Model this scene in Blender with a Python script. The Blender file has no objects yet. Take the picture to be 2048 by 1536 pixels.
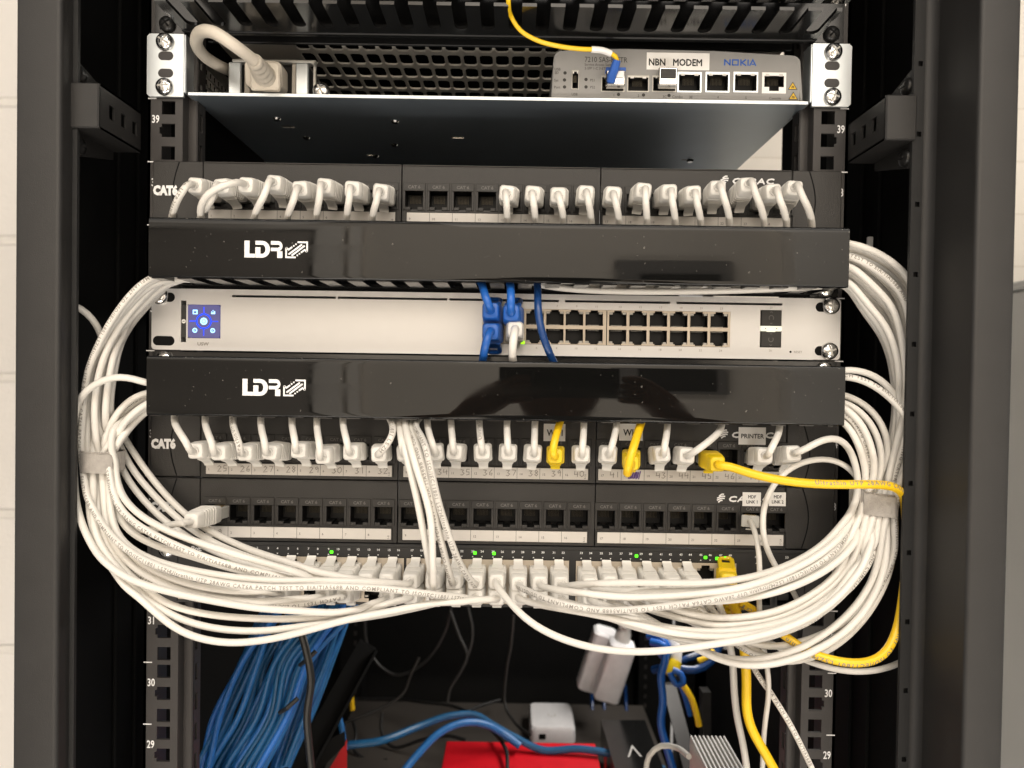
import bpy, bmesh, math, random
from mathutils import Vector, Matrix, kdtree
random.seed(7)
C = bpy.context.scene.collection
SC = bpy.context.scene
V = Vector
# ------------------------------------------------------------------ camera
# everything below is written in millimetres: x to the right, y into the rack (0 = front of the
# mounting rails), z up (0 = the tick between rack units 30 and 31); one rack unit is 44.45 mm
CAM = V((13.43, -503.3, 210.03))
YAW, PITCH, ROLL = 0.001353, -0.014776, 0.015512
FPX = 1420.0
_cy, _sy, _cp, _sp = math.cos(YAW), math.sin(YAW), math.cos(PITCH), math.sin(PITCH)
FWD = V((-_sy*_cp, _cy*_cp, _sp)); _r = V((_cy, _sy, 0)); _u = _r.cross(FWD)
RT = _r*math.cos(ROLL) + _u*math.sin(ROLL); UP = -_r*math.sin(ROLL) + _u*math.cos(ROLL)
def W(px, py, y):
    """point of the plane at depth y that is seen at (px, py) of the 2048 x 1536 photograph"""
    d = FWD + RT*((px-1024)/FPX) + UP*((768-py)/FPX)
    return CAM + d*((y-CAM.y)/d.y)
cam = bpy.data.objects.new('camera', bpy.data.cameras.new('camera')); C.objects.link(cam)
M3 = Matrix((RT, UP, -FWD)).transposed()
cam.matrix_world = Matrix.Translation(CAM*.001) @ M3.to_4x4()
cd = cam.data; cd.sensor_width = 36; cd.lens = FPX/2048*36; cd.clip_start = .01; cd.clip_end = 60
cd.dof.use_dof = True; cd.dof.focus_distance = .485; cd.dof.aperture_fstop = 7.5
SC.camera = cam
# ------------------------------------------------------------------ light
WARM = (1, .925, .835)
w = bpy.data.worlds.new('World'); SC.world = w; w.use_nodes = True
bg = w.node_tree.nodes['Background']; bg.inputs[0].default_value = (1, .93, .86, 1); bg.inputs[1].default_value = .56
def area(name, loc, target, sx, sy, power, col=WARM):
    l = bpy.data.lights.new(name, 'AREA'); l.shape = 'RECTANGLE'; l.size = sx; l.size_y = sy; l.energy = power; l.color = col
    o = bpy.data.objects.new(name, l); C.objects.link(o); o.location = loc
    o.rotation_euler = (V(target)-V(loc)).to_track_quat('-Z', 'Y').to_euler(); return o
area('ceiling_and_fill_lamp', (.42, -1.65, 1.2), (0, 0, .0), 1.3, .6, 6)
area('ceiling_and_fill_lamp', (-1.15, -1.65, 1.15), (0, 0, .0), 1.1, .6, 4)
area('ceiling_and_fill_lamp', (.1, -1.3, 1.6), (.1, -2.65, .0), 2.2, .6, 190)  # added fill, turned on the room wall to brighten it and its reflection
area('wall_fill_low', (.1, -1.3, -1.2), (.1, -2.65, .4), 2.2, .6, 150)  # second added fill, lighting the room wall from below
area('floor_bounce', (.1, -1.3, -1.15), (0, 0, .28), 1.6, .9, 11, (1, .91, .80))  # added fill from below, in place of light off the floor
# lamp added inside the rack, in place of light spilling in from the right
area('bay_fill', (.27, .42, .06), (-.08, .40, -.32), .34, .16, 2.6, (1, .95, .88))
vs = SC.view_settings; vs.view_transform = 'Standard'; vs.look = 'None'; vs.exposure = -0.34; vs.gamma = 1; vs.use_curve_mapping = False
SC.render.engine = 'CYCLES'
SC.cycles.use_denoising = True; SC.cycles.max_bounces = 8; SC.cycles.glossy_bounces = 4
# ------------------------------------------------------------------ materials
def mat(name, col, rough=.5, metal=0, spec=.5, var=.06, vscale=60, bump=0, bscale=900, emit=None, estr=0, rvar=.05, coat=0, alpha_t=0, ior=None):
    m = bpy.data.materials.new(name); m.use_nodes = True; nt = m.node_tree; b = nt.nodes['Principled BSDF']
    tc = nt.nodes.new('ShaderNodeTexCoord')
    n = nt.nodes.new('ShaderNodeTexNoise'); n.inputs['Scale'].default_value = vscale; n.inputs['Detail'].default_value = 4
    nt.links.new(tc.outputs['Object'], n.inputs['Vector'])
    rp = nt.nodes.new('ShaderNodeValToRGB')
    e = rp.color_ramp.elements; e[0].position = .3; e[1].position = .7
    e[0].color = (*[max(0, c*(1-var)) for c in col], 1); e[1].color = (*[min(1, c*(1+var)) for c in col], 1)
    nt.links.new(n.outputs['Fac'], rp.inputs['Fac']); nt.links.new(rp.outputs['Color'], b.inputs['Base Color'])
    mr = nt.nodes.new('ShaderNodeMapRange'); mr.inputs['To Min'].default_value = max(0, rough-rvar); mr.inputs['To Max'].default_value = min(1, rough+rvar)
    nt.links.new(n.outputs['Fac'], mr.inputs['Value']); nt.links.new(mr.outputs['Result'], b.inputs['Roughness'])
    b.inputs['Metallic'].default_value = metal; b.inputs['Specular IOR Level'].default_value = spec
    b.inputs['Coat Weight'].default_value = coat
    if alpha_t: b.inputs['Transmission Weight'].default_value = alpha_t
    if bump:
        n2 = nt.nodes.new('ShaderNodeTexNoise'); n2.inputs['Scale'].default_value = bscale; n2.inputs['Detail'].default_value = 3
        nt.links.new(tc.outputs['Object'], n2.inputs['Vector'])
        bp = nt.nodes.new('ShaderNodeBump'); bp.inputs['Strength'].default_value = bump; bp.inputs['Distance'].default_value = .0004
        nt.links.new(n2.outputs['Fac'], bp.inputs['Height']); nt.links.new(bp.outputs['Normal'], b.inputs['Normal'])
    if emit:
        b.inputs['Emission Color'].default_value = (*emit, 1); b.inputs['Emission Strength'].default_value = estr
    return m
G = lambda v: (v, v, v)
M = dict(
 post=mat('powder_coat', (.017, .0162, .0156), .5, bump=.25, bscale=1400, var=.1),
 post_in=mat('powder_coat_black', G(.022), .5, spec=.3, bump=.2, bscale=1400),
 rail=mat('rail_paint', (.035, .032, .031), .45, bump=.2, bscale=1400),
 inside=mat('interior_paint', G(.008), .7, spec=.08),
 plastic=mat('textured_plastic', (.024, .0225, .021), .48, bump=.5, bscale=1800, var=.12, vscale=30),
 jack=mat('jack_plastic', G(.010), .5, spec=.2),
 cover=mat('gloss_plastic', (.004,.004,.0038), .025, rvar=.012, vscale=8, spec=.32),
 gloss=mat('gloss_black', G(.010), .16, spec=.6),
 alu=mat('satin_aluminium', (.64, .635, .63), .42, metal=.55, bump=.12, bscale=2600, var=.03, vscale=14),
 zinc=mat('zinc_plate', (.64, .68, .70), .30, metal=.85, var=.05, vscale=25, rvar=.08),
 zinc_dull=mat('zinc_dull', (.42, .41, .38), .42, metal=.6, var=.08, vscale=20),
 chrome=mat('screw_steel', (.78, .77, .75), .18, metal=1, var=.05, vscale=300),
 blackscrew=mat('screw_black', G(.03), .3, metal=.6),
 dull_gold=mat('contact_dull', (.045, .038, .025), .45, metal=.6),
 gold=mat('contact_gold', (.75, .52, .18), .3, metal=1),
 white=mat('white_jacket', (.72, .695, .645), .38, var=.025, vscale=40, bump=.06, bscale=500),
 boot=mat('white_boot', (.74, .72, .675), .45, var=.03, vscale=60),
 clear=mat('clear_plug', (.66, .65, .61), .15, spec=.6, alpha_t=.35),
 yellow=mat('yellow_jacket', (.86, .55, .012), .38, var=.04),
 yboot=mat('yellow_boot', (.82, .58, .01), .42),
 blue=mat('blue_jacket', (.015, .115, .46), .36, var=.06),
 blue_in=mat('blue_solid_cable', (.022, .17, .48), .4, var=.15, vscale=90),
 navy=mat('navy_jacket', (.008, .045, .17), .28),
 black=mat('black_jacket', G(.02), .42),
 ink=mat('ink', (.25, .23, .205), .6), inkb=mat('ink_black', G(.015), .6), inkv=mat('ink_violet', (.10, .05, .22), .6),
 grey_ink=mat('ink_grey', (.03, .028, .026), .6),
 pwhite=mat('print_white', G(.80), .5), pgrey=mat('print_grey', (.13, .125, .12), .5), logoblue=mat('logo_blue', (.02, .10, .42), .5),
 paper=mat('label_paper', (.62, .59, .55), .5, var=.05, vscale=18), tape=mat('label_tape', (.86, .85, .83), .45),
 port_beige=mat('port_bezel', (.56, .49, .40), .42, metal=.35),
 modem=mat('modem_grey', (.27, .268, .262), .5, bump=.2, bscale=2200, var=.05),
 cordgrey=mat('power_cord_grey', (.60, .55, .47), .45, var=.05),
 velcro=mat('hook_loop_grey', (.36, .335, .305), .7, bump=.8, bscale=1500, var=.12, vscale=300),
 dark_rib=mat('dark_metal', G(.022), .45),
 red=mat('red_card', (.80, .008, .02), .45), redd=mat('red_card_side', (.62, .006, .012), .5),
 adaptor=mat('white_adaptor', (.84, .83, .84), .35), fin=mat('pale_metal', (.62, .60, .57), .4),
 mesh_grey=mat('vented_steel', (.44, .41, .36), .5, metal=.1, var=.12, vscale=12),
 led=mat('led_green', (.02, .2, .01), .3, emit=(.12, 1, .02), estr=2.2), ledy=mat('led_lime', (.1, .3, .01), .3, emit=(.45, 1, .02), estr=1.6),
 scr=mat('screen', (.10, .10, .17), .12, emit=(.10, .10, .42), estr=.55),
 scr_b=mat('screen_blue', (0, .02, .3), .2, emit=(.005, .05, 1), estr=2.4), scr_w=mat('screen_white', (.3, .5, .7), .2, emit=(.35, .72, 1), estr=2.0),
 warn=mat('warning_yellow', (.75, .48, .03), .5),
 skin=mat('skin', (.34, .165, .095), .5), shirt=mat('shirt', (.32, .32, .33), .9), phone=mat('phone_black', G(.01), .2), hair=mat('hair', G(.01), .7),
 trouser=mat('trouser', (.03, .03, .04), .9),
 cabinet=mat('cabinet_paint', (.52, .535, .545), .5, var=.08, vscale=3),
 doorwood=mat('door_paint', (.30, .27, .24), .5, var=.05, vscale=3),
)
def vary(m, amt, hue=0):
    """small differences of tone from one object to the next"""
    nt = m.node_tree; b = nt.nodes['Principled BSDF']; src = b.inputs['Base Color'].links[0].from_socket
    oi = nt.nodes.new('ShaderNodeObjectInfo'); hv = nt.nodes.new('ShaderNodeHueSaturation')
    mr = nt.nodes.new('ShaderNodeMapRange'); mr.inputs['To Min'].default_value = 1-amt; mr.inputs['To Max'].default_value = 1+amt*.5
    nt.links.new(oi.outputs['Random'], mr.inputs['Value']); nt.links.new(mr.outputs['Result'], hv.inputs['Value'])
    m2 = nt.nodes.new('ShaderNodeMapRange'); m2.inputs['To Min'].default_value = .5-hue; m2.inputs['To Max'].default_value = .5+hue
    nt.links.new(oi.outputs['Random'], m2.inputs['Value']); nt.links.new(m2.outputs['Result'], hv.inputs['Hue'])
    nt.links.new(src, hv.inputs['Color']); nt.links.new(hv.outputs['Color'], b.inputs['Base Color'])
vary(M['white'], .09); vary(M['boot'], .06); vary(M['blue_in'], .45, .012); vary(M['blue'], .15)
def dusty(m, col, thr, scale, rough=.6):
    """fine dust specks and faint wiped smears lying on a glossy surface"""
    nt = m.node_tree; b = nt.nodes['Principled BSDF']; tc = nt.nodes.new('ShaderNodeTexCoord')
    n = nt.nodes.new('ShaderNodeTexNoise'); n.inputs['Scale'].default_value = scale; n.inputs['Detail'].default_value = 1; nt.links.new(tc.outputs['Object'], n.inputs['Vector'])
    rp = nt.nodes.new('ShaderNodeValToRGB'); rp.color_ramp.elements[0].position = thr; rp.color_ramp.elements[1].position = thr+.03; nt.links.new(n.outputs['Fac'], rp.inputs['Fac'])
    mx = nt.nodes.new('ShaderNodeMixRGB'); mx.inputs[2].default_value = (*col, 1); nt.links.new(rp.outputs['Color'], mx.inputs[0])
    nt.links.new(b.inputs['Base Color'].links[0].from_socket, mx.inputs[1]); nt.links.new(mx.outputs[0], b.inputs['Base Color'])
    mp = nt.nodes.new('ShaderNodeMapping'); mp.inputs['Scale'].default_value = (6, 30, 60); nt.links.new(tc.outputs['Object'], mp.inputs['Vector'])
    n2 = nt.nodes.new('ShaderNodeTexNoise'); n2.inputs['Scale'].default_value = 1.2; n2.inputs['Detail'].default_value = 6; nt.links.new(mp.outputs['Vector'], n2.inputs['Vector'])
    mr = nt.nodes.new('ShaderNodeMapRange'); mr.inputs['From Min'].default_value = .45; mr.inputs['From Max'].default_value = .75; mr.inputs['To Min'].default_value = .015; mr.inputs['To Max'].default_value = .13
    nt.links.new(n2.outputs['Fac'], mr.inputs['Value']); nt.links.new(mr.outputs['Result'], b.inputs['Roughness'])
    bp = nt.nodes.new('ShaderNodeBump'); bp.inputs['Strength'].default_value = .12; bp.inputs['Distance'].default_value = .002
    n3 = nt.nodes.new('ShaderNodeTexNoise'); n3.inputs['Scale'].default_value = 14; n3.inputs['Detail'].default_value = 0; nt.links.new(tc.outputs['Object'], n3.inputs['Vector'])
    nt.links.new(n3.outputs['Fac'], bp.inputs['Height']); nt.links.new(bp.outputs['Normal'], b.inputs['Normal'])
dusty(M['cover'], (.10, .095, .085), .735, 420)
def wall_mat(name, col, bw=.4, bh=.1935, off=(0, 0, 0), mortar=.010, mcol=None, strength=.8, bscale=160):
    m = bpy.data.materials.new(name); m.use_nodes = True; nt = m.node_tree; b = nt.nodes['Principled BSDF']
    tc = nt.nodes.new('ShaderNodeTexCoord'); mp = nt.nodes.new('ShaderNodeMapping'); mp.inputs['Rotation'].default_value = (math.radians(90), 0, 0); mp.inputs['Location'].default_value = off
    nt.links.new(tc.outputs['Object'], mp.inputs['Vector'])
    br = nt.nodes.new('ShaderNodeTexBrick'); br.inputs['Scale'].default_value = 1; br.inputs['Brick Width'].default_value = bw; br.inputs['Row Height'].default_value = bh
    br.inputs['Mortar Size'].default_value = mortar; br.inputs['Mortar Smooth'].default_value = .6
    br.inputs['Color1'].default_value = (*col, 1); br.inputs['Color2'].default_value = (*[c*.96 for c in col], 1); br.inputs['Mortar'].default_value = (*(mcol or [c*.9 for c in col]), 1)
    nt.links.new(mp.outputs['Vector'], br.inputs['Vector']); nt.links.new(br.outputs['Color'], b.inputs['Base Color'])
    n = nt.nodes.new('ShaderNodeTexNoise'); n.inputs['Scale'].default_value = bscale; n.inputs['Detail'].default_value = 5; nt.links.new(tc.outputs['Object'], n.inputs['Vector'])
    mx = nt.nodes.new('ShaderNodeMath'); mx.operation = 'MULTIPLY_ADD'; mx.inputs[1].default_value = .25
    sb = nt.nodes.new('ShaderNodeMath'); sb.operation = 'SUBTRACT'; sb.inputs[0].default_value = 1; nt.links.new(br.outputs['Fac'], sb.inputs[1])
    nt.links.new(n.outputs['Fac'], mx.inputs[0]); nt.links.new(sb.outputs[0], mx.inputs[2])
    bp = nt.nodes.new('ShaderNodeBump'); bp.inputs['Strength'].default_value = strength; bp.inputs['Distance'].default_value = .006
    nt.links.new(mx.outputs[0], bp.inputs['Height']); nt.links.new(bp.outputs['Normal'], b.inputs['Normal'])
    b.inputs['Roughness'].default_value = .6
    return m
# ------------------------------------------------------------------ mesh building
class MB:
    def __init__(s): s.v = []; s.f = []; s.m = []
    def add(s, vs, fs, mi=0):
        o = len(s.v); s.v += [V(p) for p in vs]; s.f += [[i+o for i in f] for f in fs]; s.m += [mi]*len(fs); return s
    def hull(s, pts, mi=0):
        bm = bmesh.new()
        for p in pts: bm.verts.new(p)
        bmesh.ops.convex_hull(bm, input=bm.verts)
        bm.verts.index_update()
        used = [v for v in bm.verts if v.link_faces]; ix = {v: i for i, v in enumerate(used)}
        s.add([v.co.copy() for v in used], [[ix[v] for v in f.verts] for f in bm.faces], mi); bm.free(); return s
    def box(s, a, b, c=0, mi=0, mtx=None):
        """box between two corners, edges chamfered by c"""
        lo = [min(a[i], b[i]) for i in range(3)]; hi = [max(a[i], b[i]) for i in range(3)]
        c = min(c, *[(hi[i]-lo[i])*.45 for i in range(3)])
        if c <= 0:
            p = [V((x, y, z)) for x in (lo[0], hi[0]) for y in (lo[1], hi[1]) for z in (lo[2], hi[2])]
            if mtx: p = [mtx @ q for q in p]
            return s.add(p, [(0, 1, 3, 2), (4, 6, 7, 5), (0, 4, 5, 1), (2, 3, 7, 6), (0, 2, 6, 4), (1, 5, 7, 3)], mi)
        P = {}; vs = []
        for sx in (0, 1):
            for sy in (0, 1):
                for sz in (0, 1):
                    base = [hi[0] if sx else lo[0], hi[1] if sy else lo[1], hi[2] if sz else lo[2]]
                    sg = [(-1 if sx else 1), (-1 if sy else 1), (-1 if sz else 1)]
                    for k in range(3):
                        q = list(base)
                        for j in range(3):
                            if j != k: q[j] += sg[j]*c
                        P[(sx, sy, sz, k)] = len(vs); vs.append(V(q))
        fs = []
        for k in range(3):
            i, j = (k+1) % 3, (k+2) % 3
            for side in (0, 1):
                q = []
                for (u, v) in ((0, 0), (1, 0), (1, 1), (0, 1)):
                    t = [0, 0, 0]; t[k] = side; t[i] = u; t[j] = v; q.append(P[(*t, k)])
                fs.append(q if side else q[::-1])
        for k in range(3):
            i, j = (k+1) % 3, (k+2) % 3
            for u in (0, 1):
                for v in (0, 1):
                    t0 = [0]*3; t1 = [0]*3; t0[i] = t1[i] = u; t0[j] = t1[j] = v; t1[k] = 1
                    q = [P[(*t0, i)], P[(*t1, i)], P[(*t1, j)], P[(*t0, j)]]
                    fs.append(q if (u+v) % 2 else q[::-1])
        for sx in (0, 1):
            for sy in (0, 1):
                for sz in (0, 1):
                    q = [P[(sx, sy, sz, k)] for k in range(3)]
                    fs.append(q if (sx+sy+sz) % 2 else q[::-1])
        if mtx: vs = [mtx @ q for q in vs]
        return s.add(vs, fs, mi)
    def plate(s, f, a0, a1, b0, b1, holes, d, back=True, rim=0, mi=0, mi_hole=None, mi_back=None):
        """sheet in (a, b) with rectangular holes, walls of depth d; f maps (a, b, depth) to space"""
        if mi_hole is None: mi_hole = mi
        if mi_back is None: mi_back = mi_hole
        A = sorted({a0, a1, *[min(max(h[i], a0), a1) for h in holes for i in (0, 1)]}); B = sorted({b0, b1, *[min(max(h[i], b0), b1) for h in holes for i in (2, 3)]})
        H = [[False]*(len(B)-1) for _ in range(len(A)-1)]
        for h in holes:
            for i in range(len(A)-1):
                if h[0]-1e-6 <= A[i] and A[i+1] <= h[1]+1e-6:
                    for j in range(len(B)-1):
                        if h[2]-1e-6 <= B[j] and B[j+1] <= h[3]+1e-6: H[i][j] = True
        for i in range(len(A)-1):
            for j in range(len(B)-1):
                x0, x1, z0, z1 = A[i], A[i+1], B[j], B[j+1]
                if not H[i][j]:
                    s.add([f(x0, z0, 0), f(x1, z0, 0), f(x1, z1, 0), f(x0, z1, 0)], [(0, 1, 2, 3)], mi); continue
                if back: s.add([f(x0, z0, d), f(x1, z0, d), f(x1, z1, d), f(x0, z1, d)], [(0, 1, 2, 3)], mi_back)
                for (di, dj, p, q) in ((-1, 0, (x0, z0), (x0, z1)), (1, 0, (x1, z1), (x1, z0)), (0, -1, (x1, z0), (x0, z0)), (0, 1, (x0, z1), (x1, z1))):
                    ii, jj = i+di, j+dj
                    if 0 <= ii < len(A)-1 and 0 <= jj < len(B)-1 and H[ii][jj]: continue
                    s.add([f(*p, 0), f(*q, 0), f(*q, d), f(*p, d)], [(0, 1, 2, 3)], mi_hole)
        if rim:
            c = [(a0, b0), (a1, b0), (a1, b1), (a0, b1)]
            for k in range(4):
                p, q = c[k], c[(k+1) % 4]
                s.add([f(*p, 0), f(*p, rim), f(*q, rim), f(*q, 0)], [(0, 1, 2, 3)], mi)
        return s
    def prism(s, out, f, t, mi=0, cap_back=True, cap_front=True):
        """outline (list of 2-D points) extruded by t; f maps (a, b, depth) to space"""
        n = len(out); vs = [f(a, b, 0) for a, b in out]+[f(a, b, t) for a, b in out]
        fs = ([list(range(n))] if cap_front else [])+([list(range(2*n-1, n-1, -1))] if cap_back else [])+[[i, i+n, (i+1) % n+n, (i+1) % n] for i in range(n)]
        return s.add(vs, fs, mi)
    def loft(s, secs, mi=0, cap=True):
        """list of closed rings of equal length"""
        n = len(secs[0]); vs = [p for r in secs for p in r]; fs = []
        for k in range(len(secs)-1):
            for i in range(n): fs.append([k*n+i, k*n+(i+1) % n, (k+1)*n+(i+1) % n, (k+1)*n+i])
        if cap: fs += [list(range(n-1, -1, -1)), list(range((len(secs)-1)*n, len(secs)*n))]
        return s.add(vs, fs, mi)
    def cyl(s, p, q, r0, r1=None, n=20, mi=0, cap=True):
        r1 = r0 if r1 is None else r1; p = V(p); q = V(q); d = (q-p).normalized(); a = d.orthogonal().normalized(); b = d.cross(a)
        ring = lambda c, r: [c+(a*math.cos(2*math.pi*i/n)+b*math.sin(2*math.pi*i/n))*r for i in range(n)]
        return s.loft([ring(p, r0), ring(q, r1)], mi, cap)
    def tube(s, pts, r, n=10, mi=0, cap=True):
        secs = []; up = None
        for i, p in enumerate(pts):
            t = (pts[min(i+1, len(pts)-1)]-pts[max(i-1, 0)]).normalized()
            if up is None: up = t.orthogonal().normalized()
            up = (up-t*up.dot(t)).normalized(); b = t.cross(up); rr = r[i] if isinstance(r, (list, tuple)) else r
            secs.append([p+(up*math.cos(2*math.pi*k/n)+b*math.sin(2*math.pi*k/n))*rr for k in range(n)])
        return s.loft(secs, mi, cap)
    def ribbon(s, pts, wd, f, mi=0, closed=False):
        """flat stroke of width wd along 2-D points"""
        pts = [V((a, b)) for a, b in pts]; n = len(pts); L = []; R = []
        for i, p in enumerate(pts):
            if closed: a, b = pts[i-1], pts[(i+1) % n]
            else: a, b = pts[max(i-1, 0)], pts[min(i+1, n-1)]
            d0 = (p-a); d1 = (b-p); d = (d0.normalized() if d0.length > 1e-9 else V((0, 0)))+(d1.normalized() if d1.length > 1e-9 else V((0, 0)))
            if d.length < 1e-6: d = d1
            d.normalize(); nn = V((-d.y, d.x)); k = 1.0
            ref = d1 if d1.length > 1e-9 else d0
            cs = abs(d.dot(ref.normalized())); k = 1/max(cs, .5)
            L.append(p+nn*wd*.5*k); R.append(p-nn*wd*.5*k)
        vs = [f(p.x, p.y, 0) for p in L]+[f(p.x, p.y, 0) for p in R]
        fs = [[i+n, (i+1) % n+n, (i+1) % n, i] for i in range(n if closed else n-1)]
        return s.add(vs, fs, mi)
    def text(s, st, f, h, mi=0, xs=1, bold=0, align='L', shear=0, space=1, dbl=0):
        vs, fs, wd = text_mesh(st, bold, space); o = 0 if align == 'L' else (-wd*.5 if align == 'C' else -wd)
        if dbl:   # heavier strokes: the same letters again, a hair to the side and in front
            for k, (du, dv) in enumerate(((dbl, 0), (dbl*.5, dbl*.6), (dbl*.5, -dbl*.6))): s.add([f((x+o+shear*y)*h*xs+du*h, y*h+dv*h, -.008*(k+1)) for x, y in vs], fs, mi)
        return s.add([f((x+o+shear*y)*h*xs, y*h, 0) for x, y in vs], fs, mi)
    def build(s, name, mats, parent=None, loc=None, mtx=None, smooth=35):
        me = bpy.data.meshes.new(name); loc = V(loc) if loc is not None else V((0, 0, 0))
        me.from_pydata([(p-loc)*.001 for p in s.v], [], s.f)
        for m in (mats if isinstance(mats, (list, tuple)) else [mats]): me.materials.append(m)
        me.polygons.foreach_set('material_index', s.m)
        bm = bmesh.new(); bm.from_mesh(me); bmesh.ops.recalc_face_normals(bm, faces=bm.faces) if s.closed else None; bm.to_mesh(me); bm.free()
        if smooth:
            me.polygons.foreach_set('use_smooth', [True]*len(me.polygons)); me.set_sharp_from_angle(angle=math.radians(smooth))
        me.update()
        o = bpy.data.objects.new(name, me); C.objects.link(o)
        if parent: o.parent = parent
        if mtx is not None: o.matrix_local = mtx
        else: o.location = loc*.001
        return o
    closed = True
_tc = {}
def print_mesh(st, space):
    k = ('print', st, space)
    if k not in _tc:
        vs, fs, wd = text_mesh(st, .018, space); bm = bmesh.new(); vv = [bm.verts.new((x, y, 0)) for x, y in vs]
        for f in fs:
            try: bm.faces.new([vv[i] for i in f])
            except ValueError: pass
        for y in (-.1, .04, .18, .32, .46, .6, .74, .88): bmesh.ops.bisect_plane(bm, geom=bm.verts[:]+bm.edges[:]+bm.faces[:], plane_co=(0, y, 0), plane_no=(0, 1, 0))
        bm.verts.index_update(); _tc[k] = ([(v.co.x, v.co.y) for v in bm.verts], [[v.index for v in f.verts] for f in bm.faces], wd); bm.free()
    return _tc[k]
def text_mesh(st, bold=0, space=1):
    k = (st, bold, space)
    if k in _tc: return _tc[k]
    cu = bpy.data.curves.new('t', 'FONT'); cu.body = st; cu.resolution_u = 2; cu.offset = bold; cu.space_character = space; cu.fill_mode = 'FRONT'
    ob = bpy.data.objects.new('t', cu); C.objects.link(ob)
    dg = bpy.context.evaluated_depsgraph_get(); me = bpy.data.meshes.new_from_object(ob.evaluated_get(dg))
    k0 = 1/.729
    vs = [(v.co.x*k0, v.co.y*k0) for v in me.vertices]; fs = [list(p.vertices) for p in me.polygons]
    bpy.data.objects.remove(ob); bpy.data.curves.remove(cu); bpy.data.meshes.remove(me)
    wd = max([x for x, _ in vs] or [0]); _tc[k] = (vs, fs, wd); return _tc[k]
def front(x, y, z): return lambda a, b, d=0: V((x+a, y+d, z+b))        # faces the viewer
def flat(x, y, z): return lambda a, b, d=0: V((x+a, y+b, z+d))
def rrect(hw, hh, r, n=3):
    out = []; r = min(r, hw*.99, hh*.99)
    for cx, cz, a0 in ((hw-r, hh-r, 0), (-hw+r, hh-r, 90), (-hw+r, -hh+r, 180), (hw-r, -hh+r, 270)):
        for k in range(n+1):
            a = math.radians(a0+90*k/n); out.append((cx+r*math.cos(a), cz+r*math.sin(a)))
    return out
def empty(name, loc, label=None, cat=None, group=None):
    o = bpy.data.objects.new(name, None); C.objects.link(o); o.location = V(loc)*.001; o.empty_display_size = .02
    if label: tag(o, label, cat, group)
    return o
def tag(o, label=None, cat=None, group=None, kind=None):
    if label: o['label'] = label
    if cat: o['category'] = cat
    if group: o['group'] = group
    if kind: o['kind'] = kind
    return o
def copy_part(o, parent, loc=None, mtx=None):
    c = o.copy(); C.objects.link(c); c.parent = parent
    if mtx is not None: c.matrix_local = mtx
    elif loc is not None: c.location = V(loc)*.001
    for ch in o.children: copy_part(ch, c)
    return c
U = 44.45
ORD = ['', 'first', 'second', 'third', 'fourth', 'fifth', 'sixth', 'seventh', 'eighth', 'ninth', 'tenth', 'eleventh', 'twelfth']
# ------------------------------------------------------------------ setting
mb = MB(); mb.box((-1700, 500, -900), (-306, 560, 1400)); o = mb.build('wall', wall_mat('painted_block', (.84, .82, .79), bw=30, off=(4, 0, -.0475), mortar=.009, strength=.6, mcol=(.81, .79, .75)))
tag(o, 'cream painted block wall with raked joints left of the rack', 'wall')
mb = MB(); mb.box((300, 520, -900), (1800, 580, 1400)); o = mb.build('wall', wall_mat('painted_wall', (.88, .85, .79), bw=1.2, bh=.075, mortar=.0015, strength=.15, mcol=(.74, .70, .63)))
tag(o, 'smooth pale wall behind the right side of the rack', 'wall')
mb = MB(); mb.box((640, 330, -900), (1400, 515, 324), 4); mb.box((636, 326, 324), (1404, 519, 334), 2)
tag(mb.build('cabinet', M['cabinet']), 'blue grey metal cabinet standing right of the rack', 'cabinet')
# the room behind the photographer, seen only as reflections in the glossy covers
mb = MB(); mb.box((-2600, -2700, -1500), (2600, -2650, 1900)); o = mb.build('room_wall', mat('room_paint', (.62, .57, .50), .7, var=.04, vscale=2)); tag(o, kind='structure')
RW = V((-800, -2640, -1500)); dr = empty('room_door', RW, 'brown grey flush door with pale frame in the wall behind the photographer', 'door')
mb = MB(); mb.box((-1560, -2640, -1500), (-840, -2605, 900), 3); mb.build('door_leaf', M['doorwood'], dr, loc=RW).location = (0, 0, 0)
mb = MB(); mb.box((-815, -2648, -1500), (-700, -2560, 960), 4); mb.box((-690, -2648, -1500), (-640, -2600, 960), 4); mb.box((-1560, -2648, 905), (-815, -2560, 960), 4)
mb.build('door_frame', mat('frame_paint', (.72, .68, .62), .5), dr, loc=RW).location = (0, 0, 0)
mb = MB(); mb.box((-838, -2648, -1500), (-817, -2642, 900)); mb.build('door_gap', M['inside'], dr, loc=RW).location = (0, 0, 0)
SVL = V((680, -2600, 450)); sv = empty('wall_screen', SVL, 'dark screen in a grey frame on the wall behind the photographer', 'screen')
mb = MB(); mb.box((430, -2640, 120), (930, -2600, 660), 8); mb.build('frame', mat('screen_frame', (.16, .15, .14), .5), sv, loc=SVL).location = (0, 0, 0)
mb = MB(); mb.box((540, -2598, 150), (880, -2592, 540), 2); mb.build('display', M['gloss'], sv, loc=SVL).location = (0, 0, 0)
mb = MB(); mb.box((1150, -2648, -1500), (2300, -2500, 1500), 4); o = mb.build('cupboard', mat('cupboard_white', (.80, .76, .70), .6, var=.03, vscale=2), loc=(1700, -2600, 0)); tag(o, 'tall white cupboard against the wall behind the photographer', 'cupboard')
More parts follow.
